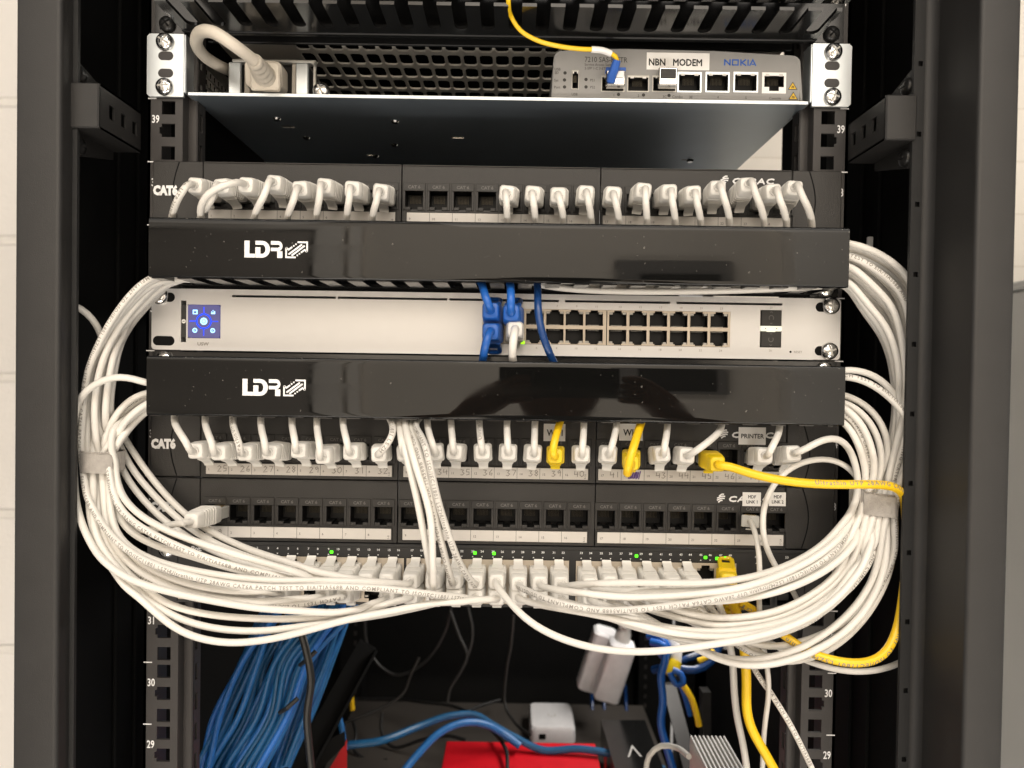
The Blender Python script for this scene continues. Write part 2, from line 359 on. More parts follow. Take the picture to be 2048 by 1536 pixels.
# ------------------------------------------------------------------ rack
rack = empty('server_rack', (0, 0, -300), 'black steel server rack with numbered mounting rails and square holes', 'server rack')
RB = V((0, 0, -300))
def rpart(mb, name, m, parent=None, smooth=35):
    o = mb.build(name, m, parent or rack, loc=RB, smooth=smooth); o.location = (0, 0, 0); return o
ZB, ZT = -640, 640
for s in (-1, 1):
    # front post: face, inner return and a set-back flange with a row of holes
    mb = MB(); X = lambda a: s*a
    yf = -62 if s < 0 else -95
    x0, x1 = (269, 297.5) if s < 0 else (277, 300.5)
    out = []
    rr = 3.0 if s < 0 else 2.5
    for cx, cy, a0 in ((x0+rr, yf+rr, 180), (x1-rr, yf+rr, 270)):
        for k in range(6):
            a = math.radians(a0+90*k/5); out.append((cx+rr*math.cos(a), cy+rr*math.sin(a)))
    out += [(x1, -50.2), (x0, -50.2)]
    mb.prism([(X(a), b) for a, b in out], lambda a, b, d: V((a, b, ZB+d)), ZT-ZB)
    if s > 0:   # cove between the flange and the side of the post
        mb.prism([(271.2+6.3*math.sin(t*math.pi/24), -58.4+8.2*math.cos(t*math.pi/24)) for t in range(0, 13)]+[(277.6, -50.1)], lambda a, b, d: V((a, b, ZB+d)), ZT-ZB)
    po = rpart(mb, 'front_post', M['post'])
    mb = MB()
    hs = [(270.2 if s < 0 else 267.2, 273.0 if s < 0 else 270.0, z-1.6, z+1.6) for z in [321.5-U*k for k in range(-6, 21)]]
    mb.plate(lambda a, b, d: V((X(a), -50+d, b)), 266.0 if s < 0 else 264.6, 278, ZB, ZT, hs, 2, back=True, rim=2.5, mi=0, mi_hole=1)
    rpart(mb, 'flange', [M['post_in'], M['inside']], po)
    # mounting rail
    mb = MB(); hs = []
    for n in range(-12, 14):
        for k, dz in enumerate((6.35, 22.25, 38.1)):
            z = n*U+dz; hs.append((232.55-4.75, 232.55+4.75, z-4.75, z+4.75))
            if k == 1: hs.append((232.55+4.75, 232.55+6.3, z-2.4, z+2.4))
    mb.plate(lambda a, b, d: V((X(a), d, b)), 222.5, 247, ZB, ZT, hs, 2, back=False, rim=2)
    mb.box((X(247), 0, ZB), (X(245), 30, ZT)); mb.box((X(222.4), .5, ZB), (X(224), 9, ZT)); mb.box((X(216), 9, ZB), (X(224), 11, ZT), .8)
    hs = [(13, 17, n*U/2+4, n*U/2+16) for n in range(-13, 28)]
    mb.plate(lambda a, b, d: V((X(216-d), a, b)), 11, 22, ZB, ZT, hs, -1.5, back=False)
    for n in range(-3, 12):
        f = front((-244.3 if s < 0 else 238.9), -.15, n*U+22.25+5.2); mb.text(str(31+n), f, 5.6, 1, xs=.72, bold=.02)
        mb.box((X(247), -.15, n*U-.35), (X(241), 0, n*U+.35), 0, 1)
    rpart(mb, 'mounting_rail', [M['rail'], M['pwhite']])
    # channel bracket between post and rail
    a0, a1 = (251.5, 271) if s < 0 else (246.5, 266)
    mb = MB()
    zt, zb = 390, 361.5
    mb.box((X(a0), -52, zb), (X(a1), -50, zt), .8)
    hs = [(-40+k*14, -34+k*14, zb+10, zb+19) for k in range(3)]
    mb.plate(lambda a, b, d: V((X(a0+d), a, b)), -50.2, -1, zb, zt, hs, 1.5, back=False)
    mb.box((X(a0), -50.2, zt-1.5), (X(a1-1), -1, zt)); mb.box((X(a0), -50.2, zb), (X(a1-1), -1, zb+1.5))
    mb.prism([(-49.5, 406), (-46, 408), (-2, 396), (-2, 356), (-44, 346), (-49.5, 351)], lambda a, b, d: V((X(a1-1+d), a, b)), 2)
    br = rpart(mb, 'bracket', M['post'])
    for z in (399, 353):
        m2 = MB(); c = V((X(a1-1), -42, z)); d = V((-s, 0, 0))
        m2.cyl(c, c+d*2, 5.5, 5.2, 16); m2.cyl(c+d*2, c+d*3.4, 5.2, 2.6, 16); m2.box((X(a1-4.6), -45, z-.7), (X(a1-5.0), -39, z+.7))
        rpart(m2, 'screw', M['blackscrew'], br)
    # side panel with two folded ribs
    mb = MB()
    if s < 0: mb.box((-300, -40, ZB), (-303, 720, ZT))
    else: mb.box((300, -40, 170), (303, 268, ZT)); mb.box((300, -40, ZB), (303, 720, 170))
    for y in (54, 83, 190):
        mb.box((X(300), y, ZB), (X(297), y+4, ZT), 1)
    rpart(mb, 'side_panel', M['inside'])
    mb = MB(); hs = [(235, 240, n*15.9, n*15.9+8) for n in range(-28, 12)]
    mb.plate(lambda a, b, d: V((X(a), 650+d, b)), 226, 262, -460, 200, hs, 2, back=True, rim=40, mi=0, mi_hole=0, mi_back=1)
    rpart(mb, 'rear_rail', [M['inside'], M['rail']])
mb = MB(); mb.box((-300, 700, -640), (292, 704, 190)); mb.box((-300, 700, 190), (150, 704, 640)); rpart(mb, 'back_panel', M['inside'])
mb = MB(); mb.box((-303, -62, 640), (303, 720, 644)); mb.box((-303, -62, -646), (303, 720, -642)); mb.box((150, 700, 190), (292, 704, 400)); rpart(mb, 'blocking_panel', M['inside'])  # unseen top, bottom and rear plates added to keep outside light out
mb = MB(); mb.box((-222, 20, 500), (222, 600, 560), 1); o = mb.build('dark_blocker', M['inside'], loc=(0, 300, 530)); tag(o, 'dark block added above the vented shelf to keep its holes black', 'light blocker')  # block added so that no brightness shows through the vented holes
# ------------------------------------------------------------------ screws
def make_screw(m, r=6.2, slotm=None):
    mb = MB(); prof = [(r, 0), (r, -1.0), (r*.93, -2.2), (r*.78, -3.2), (r*.5, -3.9), (r*.2, -4.15)]
    mb.loft([[V((a*math.cos(2*math.pi*i/24), y, a*math.sin(2*math.pi*i/24))) for i in range(24)] for a, y in prof])
    for ang in (35, 125):
        R = Matrix.Rotation(math.radians(ang), 3, 'Y')
        mb.box((-r*.62, -4.25, -.75), (r*.62, -2.6, .75), .3, 1, mtx=R)
    return mb.build('screw', [m, slotm or M['zinc_dull']], smooth=40)
def put_screw(src, parent, base, x, z, y=-3, ang=0):
    mtx = Matrix.Translation((V((x, y, z))-base)*.001) @ Matrix.Rotation(ang, 4, 'Y')
    return copy_part(src, parent, mtx=mtx)
SCR = make_screw(M['chrome']); SCRB = make_screw(M['blackscrew'], 5.6, M['inside'])
# ------------------------------------------------------------------ finger-duct cable managers
def ldr_logo(f, h, mi):
    mb = MB(); q = lambda a, b, d=0: f(a*h, b*h, d)
    R = lambda x0, x1, y0, y1: mb.add([q(x0, y0), q(x1, y0), q(x1, y1), q(x0, y1)], [(0, 1, 2, 3)], mi)
    R(0, .30, 0, 1); R(.30, .63, 0, .23)
    def bowl(cx, cy, ro, ri, a0, a1, sx=1, n=10):
        P = [math.radians(a0+(a1-a0)*i/n) for i in range(n+1)]
        vs = [q(cx+math.cos(t)*ro[0], cy+math.sin(t)*ro[1]) for t in P]+[q(cx+math.cos(t)*ri[0], cy+math.sin(t)*ri[1]) for t in P]
        mb.add(vs, [(i, i+1, n+2+i, n+1+i) for i in range(n)], mi)
    R(.65, 1.05, .77, 1); R(.65, 1.05, 0, .23); R(.65, .95, .23, .62); bowl(1.05, .5, (.47, .5), (.2, .27), -90, 90)
    R(1.57, 2.0, .78, 1); R(1.57, 2.0, .40, .60); bowl(2.0, .70, (.26, .30), (.10, .08), -90, 90); R(1.95, 2.26, 0, .40)
    wd = .1
    mb.ribbon([(2.48, .62), (2.48, .05), (3.05, .05)], wd, q, mi); mb.ribbon([(3.72, .38), (3.72, .95), (3.15, .95)], wd, q, mi)
    mb.ribbon([(2.62, .22), (3.42, .82)], wd, q, mi); mb.ribbon([(2.80, .15), (3.58, .75)], wd, q, mi)
    mb.ribbon([(2.48, .62), (2.62, .50), (2.84, .66)], wd, q, mi); mb.ribbon([(3.72, .38), (3.58, .50), (3.36, .34)], wd, q, mi)
    for a, b in ((2.93, .73), (3.06, .83), (3.27, .27), (3.14, .17)): mb.ribbon([(a-.045, b), (a+.045, b)], .09, q, mi)
    return mb
def manager(base, label, cdz, cx, logo, screws):
    e = empty('cable_manager', (0, 0, base), label, 'cable manager', 'finger duct cable managers'); B = V((0, 0, base))
    def part(mb, n, m, p=None, smooth=35):
        o = mb.build(n, m, p or e, loc=B, smooth=smooth); o.location = (0, 0, 0); return o
    mb = MB(); mb.plate(front(0, -2.2, base), -241.3, 241.3, .5, 43.9, [(sx*232.5-5.5, sx*232.5+5.5, z-3.4, z+3.4) for sx in (-1, 1) for z in (6.3, 38.1)], 2, back=False, rim=2.2)
    mb.box((-222, -5, base+.5), (222, -2.3, base+5), 1.2)
    part(mb, 'back_plate', M['gloss'])
    for zz in (base+1.2, base+36.0):
        out = [(-221, -2.3), (-221, -44)]; pitch = 18.35; x = -213.5
        while x < 214:
            out += [(x, -44)]
            for k in range(9):
                a = math.radians(180-180*k/8); out.append((x+4.5+4.5*math.cos(a), -17+4.5*math.sin(a)))
            out += [(x+9, -44)]; x += pitch
        out += [(221, -44), (221, -2.3)]
        mb = MB(); mb.prism(out, lambda a, b, d: V((a, b, zz+d)), 2.2)
        part(mb, 'finger_row', M['gloss'], smooth=0)
    # snap-on cover, gently bowed, with folded top and bottom edges
    z0, z1 = base+cdz, base+cdz+38.2; prof = [(z0+.5, -38)]
    N = 14
    for k in range(N+1):
        t = (0, .015, .03, .1, .2, .3, .4, .5, .6, .7, .8, .9, .97, .985, 1)[k]; prof.append((z0+(z1-z0)*t, -46.8-.25*math.sin(math.pi*t)-.8*min(1, (30*min(t, 1-t))**.5 if t not in (0, 1) else 0)))
    prof += [(z1-.5, -38)]
    prof += [(z1-1.6, -38), (z1-1.6, -45)]+[(z0+1.6, -45), (z0+1.6, -38)]
    mb = MB(); n = len(prof)
    mb.prism([(a, b) for a, b in prof], lambda a, b, d: V((cx-224.2+d, b, a)), 448.4)
    cv = part(mb, 'cover', M['cover'], smooth=30)
    if logo:
        p = W(*logo, -48.0); m2 = ldr_logo(front(p.x, -48.25, p.z), 33.5/3.11, 0); m2.build('logo', M['pwhite'], cv, loc=B, smooth=0).location = (0, 0, 0)
    for sc, x, z in screws: put_screw(sc, e, B, x, base+z, -2.2, random.random())
    return e
manager(444.5, 'slotted cable manager above the grey modem, cut by the top of the photo', 8.5, 2.6, None, [(SCRB, -232.5, 6.3), (SCRB, 232.5, 6.3)])
manager(266.7, 'cable manager with glossy black cover between top patch panel and silver switch', 1.7, 3.0, (489, 515), [(SCR, 232.5, 6.3), (SCR, -232.5, 38)])
manager(177.8, 'cable manager with glossy black cover below the silver switch', 1.9, 2.3, (485, 791), [(SCR, 232.5, 38.1), (SCR, -232.5, 38.1)])
# ------------------------------------------------------------------ patch panels
PX = [-195.4+17.0*i for i in range(8)]+[-57.8+17.03*i for i in range(8)]+[80.4+17.1*i for i in range(8)]
def cabac_logo(f, mi):
    mb = MB()
    mb.text('CABAC', lambda a, b, d=0: f(8.4+a, b+.6, d), 3.9, mi, xs=1.55, shear=.12, dbl=.14, space=1.12)
    for k, (r0, a0, a1) in enumerate(((0, 100, 200), (1, 130, 240), (2, 170, 290))):
        q = [(3.1+2.7*math.cos(math.radians(a0+(a1-a0)*i/8))*1.05, 2.5+2.9*math.sin(math.radians(a0+(a1-a0)*i/8))) for i in range(9)]
    for k in range(4):
        y = .3+k*1.45; w = (1.5, 2.7, 2.8, 1.7)[k]
        q = [(3.2-w+2*w*i/8+k*.25, y+.85*math.sin(math.pi*(i/8-.25))+.25) for i in range(9)]
        mb.ribbon(q, .95, f, mi)
    return mb
def digits(s, f, h, mi, mb, wd=.42):
    D = {'0': [[(.5, 1), (.1, .75), (.1, .25), (.4, 0), (.7, .25), (.7, .75), (.5, 1)]], '1': [[(.4, 1), (.4, 0)]],
     '2': [[(.1, .8), (.4, 1), (.7, .75), (.1, 0), (.75, .05)]], '3': [[(.1, .95), (.6, .9), (.35, .55), (.7, .3), (.4, 0), (.05, .1)]],
     '4': [[(.15, 1), (.1, .45), (.75, .5)], [(.65, .85), (.6, 0)]], '5': [[(.7, 1), (.2, 1), (.15, .55), (.6, .5), (.6, .1), (.1, 0)]],
     '6': [[(.6, 1), (.2, .5), (.2, .1), (.6, .05), (.65, .4), (.2, .4)]], '7': [[(.1, 1), (.75, .95), (.35, 0)]],
     '8': [[(.6, .85), (.3, 1), (.2, .75), (.65, .3), (.4, 0), (.15, .25), (.65, .75), (.6, .85)]], '9': [[(.65, .75), (.3, .55), (.2, .85), (.5, 1), (.65, .75), (.6, 0)]]}
    x = 0
    for c in s:
        for st in D[c]: mb.ribbon([((x+a+random.uniform(-.03, .03))*h, (b+random.uniform(-.03, .03))*h) for a, b in st], wd, f, mi)
        x += .95
def port_part(name='port'):
    mb = MB()   # bezel standing proud of the panel, printed grade, eight contacts
    fr = [(-7.9, 7.9, 25.6, 31.2), (-7.9, -6.2, 12.2, 25.6), (6.2, 7.9, 12.2, 25.6), (-6.2, -2.4, 12.2, 14.6), (2.4, 6.2, 12.2, 14.6)]
    for a, b, c, d in fr: mb.box((a, -4.75, c), (b, -3.9, d), .25)
    for k in range(8): mb.box((-3.9+k*1.02-.2, 5.5, 19), (-3.9+k*1.02+.2, 6.2, 24.6), 0, 1)
    mb.box((-6.1, 6.4, 15), (6.1, 6.9, 25.2), 0, 2)
    mb.text('CAT 6', front(0, -4.82, 27.3), 2.2, 3, xs=1.05, bold=.03, align='C')
    return mb.build(name, [M['plastic'], M['dull_gold'], M['jack'], M['pgrey']], smooth=0)
PORT = port_part()
def sticker(e, B, px0, py0, px1, py1, lines, h, y=-5.3, xs=1.0):
    a = W(px0, py1, y); b = W(px1, py0, y); mb = MB(); mb.box((a.x, y, a.z), (b.x, y+.4, b.z))
    n = len(lines)
    for i, t in enumerate(lines):
        zc = a.z+(b.z-a.z)*(1-(i+.5)/n) if n > 1 else (a.z+b.z)/2
        if n > 1: zc = (a.z+b.z)/2+((n-1)/2-i)*h*1.55
        mb.text(t, front((a.x+b.x)/2, y-.06, zc-h/2), h, 1, xs=xs, align='C', dbl=.06)
    o = mb.build('sticker', [M['tape'], M['inkb']], e, loc=B, smooth=0); o.location = (0, 0, 0); return o
def patch_panel(base, label, logo_px, hand, printed):
    e = empty('patch_bay', (0, 0, base), label, 'patch panel', '24 port patch panels'); B = V((0, 0, base))
    def part(mb, n, m, p=None, smooth=35):
        o = mb.build(n, m, p or e, loc=B, smooth=smooth); o.location = (0, 0, 0); return o
    mods = [(-205.4, -67.0), (-66.1, 72.2), (73.1, 206.2)]
    for i, (a, b) in enumerate(mods):
        hs = []
        for x in PX[i*8:i*8+8]: hs += [(x-6.2, x+6.2, 14.6, 25.6), (x-2.4, x+2.4, 12.8, 14.6)]
        mb = MB(); mb.plate(front(0, -4, base), a, b, .4, 44.0, hs, 13, back=True, rim=6, mi=0, mi_hole=1)
        mb.box((a+.2, -4.6, base+43.0), (b-.2, -4.02, base+43.9), .2)
        part(mb, 'module', [M['plastic'], M['jack']], smooth=0)
    for s, (a, b) in ((-1, (-241.3, -206)), (1, (206.9, 241.3))):
        mb = MB(); c = 2.5
        mb.box((a, -4.2, base+.4), (b, -.4, base+44), .6)
        part(mb, 'end_cap', M['plastic'])
        xa = (-222.5 if s < 0 else 218.5)
        m2 = MB(); m2.ribbon([(xa+s*4.5*math.sin(math.pi*(k/12)), base+1+42.5*k/12) for k in range(13)], .9, lambda x, z, d: V((x, -4.26, z)), 0); part(m2, 'groove', M['inside'], smooth=0)
    for x in PX: copy_part(PORT, e, loc=(x, 0, 0))
    for i, (a, b) in enumerate(((-201.8, -70.2), (-62.8, 67.8), (74.4, 206))):
        mb = MB(); mb.box((a, -5.0, base+2.6), (b, -4.1, base+10.6), .3)
        pitch = (b-a-2.5)/8
        for k in range(1, 8): mb.box((a+k*pitch-.12, -5.06, base+2.8), (a+k*pitch+.12, -5.0, base+10.4), 0, 1)
        mb.text(['1-8', '9-16', '17-24'][i], lambda p, q, d=0: V((b-1.9-q, -5.07, base+3.2+p)), 1.4, 2, bold=.02)
        mb.box((b-.6, -5.3, base+2.2), (b+.3, -4.1, base+11), .2, 3); mb.box((a-.3, -5.3, base+10.5), (b, -4.1, base+11.1), .2, 3)
        for k in range(8):
            n = i*8+k+1; x = a+k*pitch
            mb.text(str(n), front(x+1.6, -5.07, base+5.2), 1.7, 1)
            if hand and n+24 != 42: digits(str(n+24), lambda p, q, d=0: V((x+pitch*.50+p, -5.09, base+4.6+q+p*.04)), 4.1, 2, mb, .5)
            if hand and n+24 == 42:
                for t in range(9): mb.ribbon([(x+5+t*.9, base+3.6+random.random()), (x+5.8+t*.9+random.random()*.6, base+8.6+random.random())], .8, lambda p, q, d: V((p, -5.09, q)), 4)
            if not hand and n == 1 and printed: digits('9', lambda p, q, d=0: V((x+pitch*.55+p, -5.09, base+4.4+q)), 3.9, 2, mb)
        part(mb, 'label_strip', [M['paper'], M['grey_ink'], M['ink'], M['plastic'], M['inkv']], smooth=0)
    p = W(logo_px[0], logo_px[1], -4.1); m2 = cabac_logo(front(p.x, -4.72, p.z), 0); part(m2, 'logo', M['pwhite'], smooth=0)
    m2 = MB(); m2.text('CAT6', front(-240.6, -4.3, base+20.5), 6.2, 0, xs=.80, bold=.075); part(m2, 'grade_lettering', M['pwhite'], smooth=0)
    return e, B
pp1, _ = patch_panel(311.15, 'top black patch panel under the shelf, white cords in its outer ports', (1438, 369), False, False)
pp2, B2 = patch_panel(133.35, 'black patch panel with handwritten numbers 25 to 48 on its label strip', (1437, 876), True, False)
pp3, B3 = patch_panel(88.9, 'black patch panel with mostly empty ports above the dark switch', (1431, 1004), False, True)
sticker(pp2, B2, 1087, 848, 1131, 882, ['WIFI'], 4.6, xs=.9); sticker(pp2, B2, 1238, 848, 1286, 881, ['WIFI'], 4.6, xs=.9)
sticker(pp2, B2, 1477, 855, 1532, 889, ['PRINTER'], 3.2, xs=.95)
sticker(pp3, B3, 1485, 985, 1522, 1012, ['MDF', 'LINK 1'], 2.3, xs=.9); sticker(pp3, B3, 1538, 985, 1572, 1012, ['MDF', 'LINK 2'], 2.3, xs=.9)
# ------------------------------------------------------------------ silver 24-port switch
def ports_inside(name, up, mts):
    s = 1 if up else -1; mb = MB()
    for k in range(8): mb.box((-3.9+k*1.02-.2, 1.5, -s*4.7), (-3.9+k*1.02+.2, 5.2, -s*3.9), 0, 0)
    mb.box((-5.9, 5.4, -4.8), (5.9, 6, 4.8), 0, 1)
    for a in (-1, 1): mb.box((a*6.0, -.6, s*4.9), (a*3.4, 3, s*3.3), .2, 2)
    return mb.build(name, mts, smooth=0)
b = 222.25; sw = empty('network_switch', (0, 0, b), 'silver network switch with glowing blue touch screen', 'network switch'); B = V((0, 0, b))
def spart(mb, n, m, p=None, smooth=35):
    o = mb.build(n, m, p or sw, loc=B, smooth=smooth); o.location = (0, 0, 0); return o
UC = [0.0, 14.05, 28.1, 42.1, 55.7, 69.5]+[86.0, 100.2, 114.4, 128.6, 142.7, 156.8]
mb = MB(); hs = []
for a, c in ((-184, -111.5), (-110.0, -105.5+72), (-32.0, 44.5), (49.0, 122.5), (127, 200.8)): hs.append((a, c, 260.4-b, 262.0-b))
hs += [(-8.6, 164.8, 230.7-b, 255.5-b), (185.6, 200.6, 231-b, 257.2-b), (-219.6, -216, 228.4-b, 257.6-b), (-214.8, -192, 231.4-b, 254.9-b)]
mb.plate(front(0, -6, b), -219.9, 223, .6, 43.6, hs, 8, back=True, rim=7, mi=0, mi_hole=0, mi_back=1)
mb.box((-219, 1, b+1), (222, 260, b+43), 1, 1)
spart(mb, 'front_panel', [M['alu'], M['inside']], smooth=0)
for s, a, c in ((-1, -241, -220.6), (1, 223.6, 242.4)):
    out = [(c if s < 0 else a, .8), (c if s < 0 else a, 43.6)]+[((a+2.5-2.5*math.cos(t) if s < 0 else c-2.5+2.5*math.cos(t)), 41.1+2.5*math.sin(t)) for t in [math.pi/2-math.pi/2*k/4 for k in range(5)]]+[((a+2.5-2.5*math.cos(t) if s < 0 else c-2.5+2.5*math.cos(t)), 3.3-2.5*math.sin(t)) for t in [math.pi/2*k/4 for k in range(5)]]
    mb = MB(); mb.prism(out, front(0, -4.6, b), 3.2)
    ear = spart(mb, 'ear', M['alu'])
    for z in (7.0, 37.6):
        m2 = MB(); m2.prism([(s*232.3+(4.2 if abs(t) < math.pi/2 else -4.2)+3.4*math.cos(t), z+3.4*math.sin(t)) for t in [-math.pi+2*math.pi*k/20+.01 for k in range(20)]], front(0, -4.72, b), .3); spart(m2, 'slot', M['inside'], ear)
put_screw(SCR, sw, B, -234.8, b+38.2, -4.7, .4); put_screw(SCR, sw, B, 235, b+38.4, -4.7, 1.1); put_screw(SCR, sw, B, 234.6, b+7.0, -4.7, 2.2)
mb = MB(); hs = []
for x in UC:
    for z0, z1, n0, n1 in ((244.3, 253.8, 253.8, 255.0), (232.2, 241.7, 231.3, 232.2)):
        hs += [(x-6.1, x+6.1, z0-b, z1-b), (x-2.6, x+2.6, n0-b, n1-b)]
mb.plate(front(0, -6.4, b), -8.4, 78.0, 230.9-b, 255.3-b, [h for h in hs if h[0] < 78], 12, mi=0, mi_hole=1); mb.plate(front(0, -6.4, b), 78.6, 164.6, 230.9-b, 255.3-b, [h for h in hs if h[0] > 78], 12, mi=0, mi_hole=1)
spart(mb, 'port_frame', [M['port_beige'], M['jack']], smooth=0)
PU = ports_inside('port', True, [M['zinc_dull'], M['jack'], M['zinc_dull']]); PD = ports_inside('port', False, [M['zinc_dull'], M['jack'], M['zinc_dull']])
for x in UC: copy_part(PU, sw, loc=(x, -5, 249.05-b)); copy_part(PD, sw, loc=(x, -5, 236.95-b))
for n, z in ((.1, 0),):
    mb = MB()
    for i, x in enumerate(UC):
        mb.text(str(2*i+1), front(x+1.4, -6.1, 257.0), 1.5, 0, align='C', xs=1.1); mb.text(str(2*i+2), front(x+1.4, -6.1, 227.6), 1.5, 0, align='C', xs=1.1)
    mb.text('25', front(193, -6.1, 258.2), 1.5, 0, align='C'); mb.text('26', front(193, -6.1, 228.2), 1.5, 0, align='C'); mb.text('RESET', front(209.5, -6.1, 227.4), 1.6, 0)
    mb.text('USW', front(-204, -6.1, 226.3), 2.3, 0, align='C', xs=1.15, bold=.02)
    mb.prism([(207.2+.8*math.cos(2*math.pi*k/12), 228.2+.8*math.sin(2*math.pi*k/12)) for k in range(12)], lambda a, q, d: V((a, -6.1+d, q)), .05, 1)
    spart(mb, 'lettering', [M['ink'], M['inside']], smooth=0)
for z0, z1 in ((246.2, 257.0), (231.2, 242.2)):
    mb = MB(); mb.box((185.9, -6.9, z0), (200.3, -3, z1), .5)
    zc = (z0+z1)/2; up = z0 > 240; f = lambda p, q, d=0: V((193+p, -6.98, zc+(q if up else -q)*1.0))
    mb.ribbon([(1.6*math.sin(t)*1, 1.7*math.cos(t)) for t in [-2.3+4.6*k/14 for k in range(15)]], .55, f, 1); mb.ribbon([(-.9, 3.7), (0, 4.4), (.9, 3.7)], .5, f, 1); mb.ribbon([(-.8, -3.8), (.8, -3.8)], .5, f, 1)
    spart(mb, 'dust_plug', [M['plastic'], M['pgrey']], smooth=0)
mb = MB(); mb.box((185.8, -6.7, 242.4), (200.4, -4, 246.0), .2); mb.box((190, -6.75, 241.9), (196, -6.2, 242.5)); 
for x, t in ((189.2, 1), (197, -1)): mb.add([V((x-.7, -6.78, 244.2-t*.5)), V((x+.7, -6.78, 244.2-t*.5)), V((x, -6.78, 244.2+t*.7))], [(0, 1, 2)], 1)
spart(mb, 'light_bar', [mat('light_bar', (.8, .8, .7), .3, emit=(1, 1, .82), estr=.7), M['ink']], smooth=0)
# touch screen
f = front(-203.35, -6.75, 243.2)
mb = MB(); mb.prism(rrect(11.2, 11.5, 1.6), front(-203.35, -6.6, 243.2), 3)
sc_ = spart(mb, 'touch_screen', M['scr'])
mb = MB(); RG = lambda r, n=28: [(r*math.cos(2*math.pi*k/n), r*math.sin(2*math.pi*k/n)) for k in range(n)]
mb.ribbon(RG(5.0), .9, f, 0, closed=True)
for dx, dz in ((1, 0), (-1, 0), (0, 1), (0, -1)): mb.ribbon([(dx*5.4, dz*5.4), (dx*10, dz*10)], .55, f, 0)
mb.prism(RG(2.5), f, .02, 1); mb.ribbon(RG(1.25, 16), .3, lambda a, q, d: f(a, q, -.05), 0, closed=True)
for cx, cz in ((-6.2, -6.4), (6.3, -6.4)): mb.ribbon([(cx+1.35*math.cos(2*math.pi*k/18), cz+1.35*math.sin(2*math.pi*k/18)) for k in range(18)], .7, f, 1, closed=True); mb.ribbon([(cx, cz-.6), (cx, cz+.6)], .4, f, 1)
mb.ribbon([(-7.4, 5.2), (-4.8, 5.2), (-4.8, 7.6), (-7.4, 7.6)], .75, f, 1, closed=True); mb.ribbon([(-7, 7.2), (-5.2, 7.2)], .5, f, 1)
mb.ribbon([(5, 5.6), (7.4, 5.6), (7.4, 7.2)], 1.0, f, 1); mb.ribbon([(5.2, 6.6), (5.9, 6.6)], .7, f, 1); mb.ribbon([(6.1, 7.6), (6.7, 7.6)], .6, f, 1)
spart(mb, 'icons', [M['scr_b'], M['scr_w']], sc_, smooth=0)
mb = MB(); mb.box((-219.3, -6.3, 231.6), (-215.9, -5, 254.9), .4); mb.prism([(-217.6+1.5*math.cos(2*math.pi*k/16), 243+1.5*math.sin(2*math.pi*k/16)) for k in range(16)], lambda a, q, d: V((a, -6.36+d, q)), .05, 1)
mb.ribbon([(-218.4, 243), (-216.9, 243)], .35, lambda a, q, d: V((a, -6.4, q)), 0); spart(mb, 'side_badge', [M['dark_rib'], M['tape']], smooth=0)
for x, z, ms in ((7.1, 254.3, 'ledy'), (19.8, 231.9, 'ledy')):
    mb = MB(); mb.box((x-1.4, -6.9, z-1.1), (x+1.4, -5, z+1.1), .2); spart(mb, 'status_light', M[ms])
# ------------------------------------------------------------------ dark 48-port switch
b = 44.45; s2 = empty('network_switch', (0, 0, b), 'dark 48 port switch at the bottom, crowded with white plugs', 'network switch'); B = V((0, 0, b))
def spart2(mb, n, m, p=None, smooth=35):
    o = mb.build(n, m, p or s2, loc=B, smooth=smooth); o.location = (0, 0, 0); return o
SX = [-168.4+14.22*i for i in range(8)]+[-52.6+14.3*i for i in range(8)]+[66.9+14.05*i for i in range(8)]
EXTRA = [-213.5, -199.3, -185.0]
mb = MB(); hs = [(a, c, 2.6, 34.4) for a, c in ((-176, -61.2), (-60, 55.2), (59.5, 173.2))]+[(-221, -178, 2.6, 18.6), (182, 198, 4, 22), (201, 215, 4, 22)]
mb.plate(front(0, -4, b), -221, 221, .5, 44, hs, 12, back=True, rim=6, mi=0, mi_hole=1); mb.box((-220, 4, b+1), (220, 250, b+43.5), 1, 1)
mb.box((-221, -4.5, b+41.6), (221, -3.9, b+43.9), .2)
spart2(mb, 'front_panel', [M['dark_rib'], M['inside']], smooth=0)
for a, c in ((-241, -221.5), (221.5, 241)):
    mb = MB(); mb.box((a, -3.4, b+.6), (c, -.4, b+43.8), .5); spart2(mb, 'ear', M['dark_rib'])
put_screw(SCR, s2, B, 229, b+37.6, -3.4, .3); put_screw(SCR, s2, B, -229, b+37.6, -3.4, .9)
mb = MB()
for (a, c, cols) in ((-176, -61.2, SX[:8]), (-60, 55.2, SX[8:16]), (59.5, 173.2, SX[16:])):
    hs = []
    for x in cols:
        for z0, z1, n0, n1 in ((19.9, 30.4, 30.4, 32.4), (5.4, 15.9, 3.4, 5.4)): hs += [(x-6.0, x+6.0, z0, z1), (x-2.9, x+2.9, n0, n1)]
    mb.plate(front(0, -4.6, b), a+.3, c-.3, 2.8, 34.2, hs, 13, mi=0, mi_hole=1)
mb.plate(front(0, -4.6, b), -220.7, -178.3, 2.8, 18.4, [h for x in EXTRA for h in ((x-6, x+6, 5.4, 15.9), (x-2.9, x+2.9, 3.4, 5.4))], 13, mi=0, mi_hole=1)
spart2(mb, 'port_frame', [M['port_beige'], M['jack']], smooth=0)
P2U = ports_inside('port', True, [M['zinc_dull'], M['jack'], M['zinc_dull']]); P2D = ports_inside('port', False, [M['zinc_dull'], M['jack'], M['zinc_dull']])
for x in SX: copy_part(P2U, s2, loc=(x, -3, 25.15)); copy_part(P2D, s2, loc=(x, -3, 10.65))
for x in EXTRA: copy_part(P2D, s2, loc=(x, -3, 10.65))
mb = MB()
